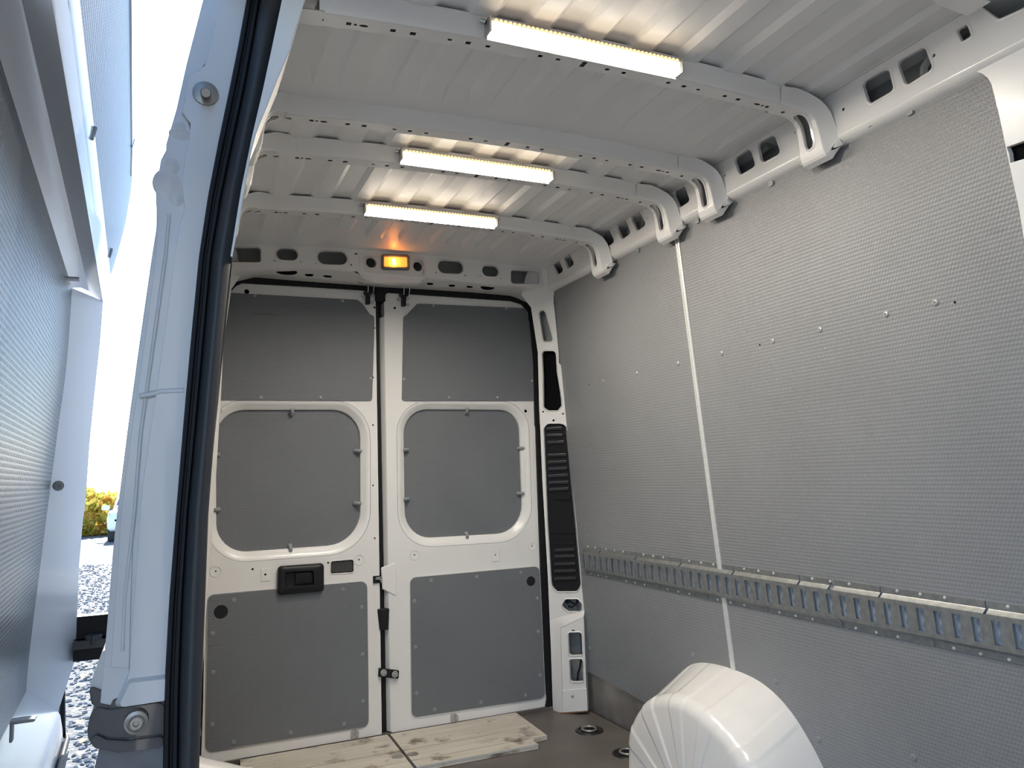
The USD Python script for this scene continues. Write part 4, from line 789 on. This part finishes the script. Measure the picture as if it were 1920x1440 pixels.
# ================================================================== SLIDING DOOR (door_3), slid back along the body
YF, YN = 2.60, .95
DS = -.032
def far(u, v, y=YF): return hit(u, v, (0, 1, 0), y)
def near(p, y=YN): return np.array([p[0]+DS*(y-p[1]), y, p[2]])
d3 = thing('door_3', 'open sliding side door seen from inside at the left, grey dotted boards in a pale blue-white frame', None, (-1.08, 1.8, .6), kind='structure')
ce = [(136, 540), (132, 567), (131, 610), (128, 667), (117, 747), (105, 827), (97, 900), (88, 960), (72, 1090), (55, 1220), (48, 1297)]
YP = 2.45
pe = np.array([far(u, v, YP) for u, v in ce])
order = np.argsort(pe[:, 2]); pe = pe[order]
zz_ = np.linspace(pe[0, 2], pe[-1, 2], 26); px_ = np.interp(zz_, pe[:, 2], pe[:, 0]); px_ = np.convolve(np.pad(px_, 2, mode='edge'), np.ones(5)/5, 'valid')
prow = np.c_[px_, np.full(26, YP), zz_]
part(d3, 'lining_board', loft([[near(p, y) for p in prow] for y in np.linspace(YN, YP, 5)], close=False), 'lining_door', smooth=60, label='large lower grey board with dotted texture')
rim_px = [(138, 1327), (143, 1193), (148, 1060), (157, 960), (160, 947), (168, 830), (177, 740), (187, 647), (193, 570)]
rp = np.array([far(u, v) for u, v in rim_px]); rp = rp[np.argsort(rp[:, 2])]
rb_ = far(109, 1334, 2.54)
rx = np.interp(zz_, rp[:, 2], rp[:, 0]); rimrow = np.c_[rx, np.full(26, YF), zz_]
rimrow[0] = rb_
ns = 8
band = [prow+(rimrow-prow)*t+np.array([0, 0, 0])*1 for t in np.linspace(0, 1, ns)]
part(d3, 'end_frame', cat(loft(band, close=False), loft([rimrow, rimrow+[-.004, .03, 0], rimrow+[-.05, .055, 0], rimrow+[-.12, .06, 0]], close=False)), 'door_paint', smooth=50)
# upper members: recess roof, ledge with its crease, upper board
pT = prow[-1]; cr_ = far(160, 486, 2.52); l1 = far(193, 566); l2 = far(207, 514)
member = lambda A, B: loft([[near(A), near(B)], [A, B]], close=False)
cr_ = np.array([.45*pT[0]+.55*l1[0]-.004, 2.56, pT[2]+.55*(l1[2]-pT[2])+.02])
prof3 = [pT, .5*(pT+cr_)+[0, 0, .006], cr_, l1]
lo_n = [near(p) for p in prof3]
part(d3, 'belt_frame', loft([lo_n, prof3], close=False), 'door_paint', smooth=30)
mid2 = .5*(l1+l2)+[.004, 0, .006]
led = [l1, l1+[.002, 0, .006], mid2, l2]
part(d3, 'belt_ledge', loft([[near(p) for p in led], led], close=False), 'door_paint', smooth=50)
UB = Frame(l2, (DS, 1, 0), (.155, 0, 1))
ue = [(123, 0), (147, 133), (170, 267), (187, 383), (202, 477), (206, 505), (208, 513), (213, 500), (224, 462), (236, 415), (245, 360), (250, 318), (251, 285), (250, 180), (249, 0), (246, -260), (60, -260), (95, -160)]
ub = Polygon(UB.px(ue)).buffer(0)
part(d3, 'lining_board', ext(UB, ub, -.004, 0), 'lining_door', smooth=False, label='upper grey board with rounded rear corner')
part(d3, 'upper_frame', ext(UB, ub.buffer(.008), -.05, -.005), 'door_paint', smooth=False)
part(d3, 'board_rim', ext(UB, Polygon(UB.px([(243, 0), (249, 0), (251, 285), (249, 325), (245, 330), (246, 285)])).buffer(.001), 0, .003), 'alu', smooth=False)
for u, v in ((172, 257), (247, 270), (206, 476)): p = UB.at(u, v); part(d3, 'clip', cat(tube(UB.w([p-[.010, .012], p, p+[.005, .016]], .002), .0035, 8)), 'clip_grey')
# foot of the recess, sunlit ledge, bottom rim with seal
pB = prow[0]; ft = [pB, pB+(rb_-pB)*.85, rb_, rb_+[.006, 0, -.012]]
part(d3, 'foot_ledge', loft([[near(p) for p in ft], ft], close=False), 'door_paint', smooth=30)
f2 = [ft[-1], rb_+[.012, .0, -.05], rb_+[.014, .03, -.16], rb_+[-.01, .03, -.32]]
part(d3, 'foot_frame', loft([[near(p) for p in f2], f2], close=False), 'door_paint', smooth=50)
part(d3, 'foot_seal', cat(tube([near(rb_+[.020, 0, -.085]), rb_+[.020, .03, -.085], rb_+[.006, .055, -.06], rb_+[-.0, .06, .10]], .008, 8), tube([near(rb_+[.02, 0, -.12]), rb_+[.02, .03, -.12]], .006, 8)), 'rubber', smooth=60)
part(d3, 'outer_skin', loft([[(near(p)+[-.16, 0, 0]) for p in (np.array([-1.10, 0, -.15]), np.array([-1.09, 0, .8]), np.array([-1.07, 0, 1.4]), np.array([-.99, 0, 2.1]))], [(near(p, YF+.06)+[-.085, 0, 0]) for p in (np.array([-1.14, 0, -.15]), np.array([-1.12, 0, .8]), np.array([-1.10, 0, 1.4]), np.array([-1.02, 0, 2.1]))]], close=False), 'outer_paint', smooth=60)
for u, v, up_ in ((66, 366, 1), (122, 522, 1), (27, 1352, -1)):           # spring clips on the recess edges
    p = hit(u, v, (1, 0, 0), -1.10); part(d3, 'clip', cat(rbox(p+[-.006, -.015, -.003], p+[.034, .015, .003], .0028), rbox(p+[-.006, -.010, -.035], p+[-.001, .010, .003], .002)), 'clip_grey')
p = .55*far(106, 911, 2.46)+.45*far(108, 911, 2.46); EN = Frame(p+np.array([.004, -.012, 0]), (1, .35, 0), (0, 0, 1))
part(d3, 'clip', cat(rotp(EN, (0, 0), [(.014, 0), (.0135, .006), (.008, .008), (.005, .008), (.005, .006), (.002, .006)], 14)), 'grey_plastic', smooth=40, label='round grey fixing clip')

# black runner arm between door and body
ra = thing('runner_arm', 'black hinged runner arm joining the sliding door to the van side', 'arm', (-1.0, 2.5, .45))
q0, q1 = far(140, 1203, 2.6), far(205, 1185, 2.6); h2 = (far(165, 1168, 2.6)-far(165, 1236, 2.6))[2]/2
part(ra, 'bar', cat(box(q0+[0, -.03, -h2], q1+[.02, .0, -.2*h2]), box(q0+[0, .0, -h2*.9], q1+[.02, .05, h2])), 'black_plastic')
part(ra, 'bracket', box(q0+[.0, -.05, -.3*h2], q1+[.02, -.01, -.2*h2]), 'moulding')
part(ra, 'pivot', tube([far(176, 1199, 2.57)+[0, 0, -.01], far(176, 1192, 2.57)+[0, 0, .004]], [.022, .022], 16), 'moulding')
part(ra, 'bolt', tube([far(150, 1212, 2.56), far(150, 1206, 2.56)], .008, 10), 'steel')

# ================================================================== OUTSIDE
GZ = -.67
solo('ground', tm([(-60, -40, GZ), (60, -40, GZ), (60, 120, GZ), (-60, 120, GZ)], [(0, 1, 2), (0, 2, 3)]), 'gravel', 'grey gravel yard', None, kind='structure', smooth=False)
# loose stones in the visible slot of the yard
rng = np.random.default_rng(3); ico = trimesh.creation.icosphere(0, 1.0); st_ = []
for k in range(1500):
    y = 5.0+15*rng.random()**1.6; x = -1.25-.085*(y-4.5)-.10+.55*rng.random()+(rng.random()-.5)*.4; r = .010+.016*rng.random()
    s = ico.copy(); s.vertices *= 1+.25*rng.standard_normal((len(s.vertices), 1)); s.apply_scale((r, r, r*.6)); s.apply_translation((x, y, GZ+r*.3)); st_.append(s)
solo('gravel_stones', cat(*st_), 'stone', 'loose grey stones scattered over the gravel yard', 'gravel', kind='stuff', smooth=False)
lm = []
def leaf_mesh():
    t = np.linspace(0, 1, 6); w = .026*np.sin(math.pi*t**.8)
    L = [(-.045+.09*a, b, .006*math.sin(3*a)+.008*abs(b)/.03) for a, b in zip(t, w)]; R_ = [(-.045+.09*a, -b, .006*math.sin(3*a)+.008*abs(b)/.03) for a, b in zip(t, w)]; C = [(-.045+.09*a, 0, .006*math.sin(3*a)) for a in t]
    return loft([L, C, R_], close=False)
leaves = [((150, 1135), 'leaf', 'orange fallen leaf on the gravel above the runner arm, close to the sliding door edge'), ((171, 1146), 'leaf', 'fallen leaf lying directly above the middle of the black runner arm'),
          ((183, 1122), 'leaf_pale', 'pale fallen leaf above the runner arm beside the white pillar'), ((166, 1112), 'leaf_pale', 'small pale leaf farthest away on the gravel above the runner arm'),
          ((165, 1253), 'leaf', 'fallen leaf on the gravel next below the black runner arm'), ((158, 1274), 'leaf', 'orange leaf on the gravel below the runner arm, beside the body bulge'),
          ((150, 1292), 'leaf_pale', 'pale leaf by the sliding door edge, level with the dark rub strip'), ((147, 1340), 'leaf_pale', 'pale leaf squeezed between the sliding door edge and the dark step end'),
          ((150, 1362), 'leaf', 'orange leaf on the gravel left of the round socket bolt'), ((158, 1398), 'leaf', 'large orange leaf on the gravel under the dark step end'),
          ((152, 1422), 'leaf_pale', 'pale leaf nearest the camera at the bottom edge of the gravel')]
GF = Frame((0, 0, GZ), (1, 0, 0), (0, 1, 0))
for k, ((u, v), lm_, lb) in enumerate(leaves):
    c = GF.at(u, v); loc = (c[0], c[1], GZ+.030); t = thing('fallen_leaf', lb, 'leaf', loc, group='fallen leaves on the gravel')
    m_ = leaf_mesh(); m_.apply_scale(1.0+.5*rng.random()); m_.apply_transform(trimesh.transformations.rotation_matrix(rng.random()*6.28, (0, 0, 1))); m_.apply_translation(loc); part(t, 'blade', m_, lm_)
# autumn bush
bu = thing('bush', 'yellow autumn bush at the far edge of the yard', 'bush', (-4.2, 33, GZ))
lv = []
for k in range(3800):
    d = rng.standard_normal(3); d /= np.linalg.norm(d); r = (.55+.45*rng.random())
    c = np.array([-3.9, 33, GZ+.75])+d*r*[2.2, 1.2, 1.25]*(1+.25*math.sin(5*d[0]+3*d[2]))
    if c[2] < GZ+.03: c[2] = GZ+.03+.3*rng.random()
    a = rng.standard_normal((2, 3))*.075; lv.append(np.array([c-a[0], c+a[1], c+a[0], c-a[1]]))
V = np.array(lv).reshape(-1, 3); F = np.arange(len(V)).reshape(-1, 4)
part(bu, 'foliage', tm(V, np.vstack([F[:, [0, 1, 2]], F[:, [0, 2, 3]]])), 'foliage', smooth=False)
part(bu, 'stems', cat(*[tube([(-3.9+.2*math.cos(k), 33+.2*math.sin(k), GZ), (-3.9+.6*math.cos(k), 33+.4*math.sin(k), GZ+.7), (-3.9+1.1*math.cos(k), 33+.7*math.sin(k), GZ+1.3)], [.04, .03, .012], 6) for k in range(7)]), 'kick_steel')
# parked white vehicle, its wing peeping past the pillar
cv = np.array([-2.50, 27.5, GZ])
car = thing('parked_car', 'white vehicle parked at the far edge of the yard, half hidden by the door pillar', 'car', cv)
sec = lambda y, w, pts: [(cv[0]+.95+s*w*a, cv[1]+y, GZ+z) for s, P_ in ((-1, pts), (1, pts[::-1])) for a, z in P_]
b0 = [(.90, .35), (1., .45), (1.02, .75), (.96, .98)]
bd = loft([sec(0, .86, [(.8, .45), (.9, .5), (.95, .7), (.85, .85)]), sec(.12, .93, b0), sec(1.2, .95, b0), sec(3.6, .95, b0), sec(4.2, .93, b0), sec(4.35, .86, [(.8, .5), (.9, .55), (.95, .75), (.85, .9)])], cap0=True, cap1=True)
part(car, 'body', bd, 'outer_paint', smooth=50)
cb = [(.93, .95), (.92, 1.05), (.80, 1.45), (.70, 1.52)]
part(car, 'cabin', loft([sec(.95, .93, [(.93, .95), (.90, .97), (.85, .98), (.8, .99)]), sec(1.75, .93, cb), sec(3.6, .93, cb), sec(4.2, .93, [(.93, .95), (.90, 1.0), (.82, 1.2), (.75, 1.25)])], cap0=True, cap1=True), 'outer_paint', smooth=50)
part(car, 'windscreen', tm([(cv[0]+.95+a*.93, cv[1]+y-.02, GZ+z) for a, y, z in ((-.82, 1.02, 1.02), (.82, 1.02, 1.02), (.70, 1.68, 1.47), (-.70, 1.68, 1.47))], [(0, 1, 2), (0, 2, 3)]), 'car_glass', smooth=False)
for sx_ in (-1, 1):
    for yw in (.85, 3.5):
        an = np.arange(20)*2*math.pi/20; xc = cv[0]+.95+sx_*.84
        tr = [[(xc+sx_*o, cv[1]+yw+r*math.cos(k), GZ+.33+r*math.sin(k)) for k in an] for o, r in ((-.10, .31), (-.09, .33), (.08, .33), (.10, .31), (.10, .21))]
        w_ = part(car, 'wheel', loft(tr), 'tyre', smooth=40); part(w_, 'hub_cap', loft([[(xc+sx_*o, cv[1]+yw+r*math.cos(k), GZ+.33+r*math.sin(k)) for k in an] for o, r in ((.085, .215), (.10, .17), (.105, .05))], cap1=True), 'steel', smooth=40)
    mpos = np.array([cv[0]+.95+sx_*1.06, cv[1]+1.35, GZ+1.05]); mm = part(car, 'wing_mirror', rbox(mpos+[-.12, -.05, -.07], mpos+[.12, .05, .09], .04), 'outer_paint', smooth=50)
    part(mm, 'mirror_arm', tube([mpos+[-sx_*.1, 0, -.03], mpos+[-sx_*.2, .02, -.06]], .025, 8), 'car_trim')
    part(car, 'headlamp', rbox((cv[0]+.95+sx_*.62-.14, cv[1]+.0, GZ+.62), (cv[0]+.95+sx_*.62+.14, cv[1]+.14, GZ+.76), .04), 'car_glass', smooth=50)
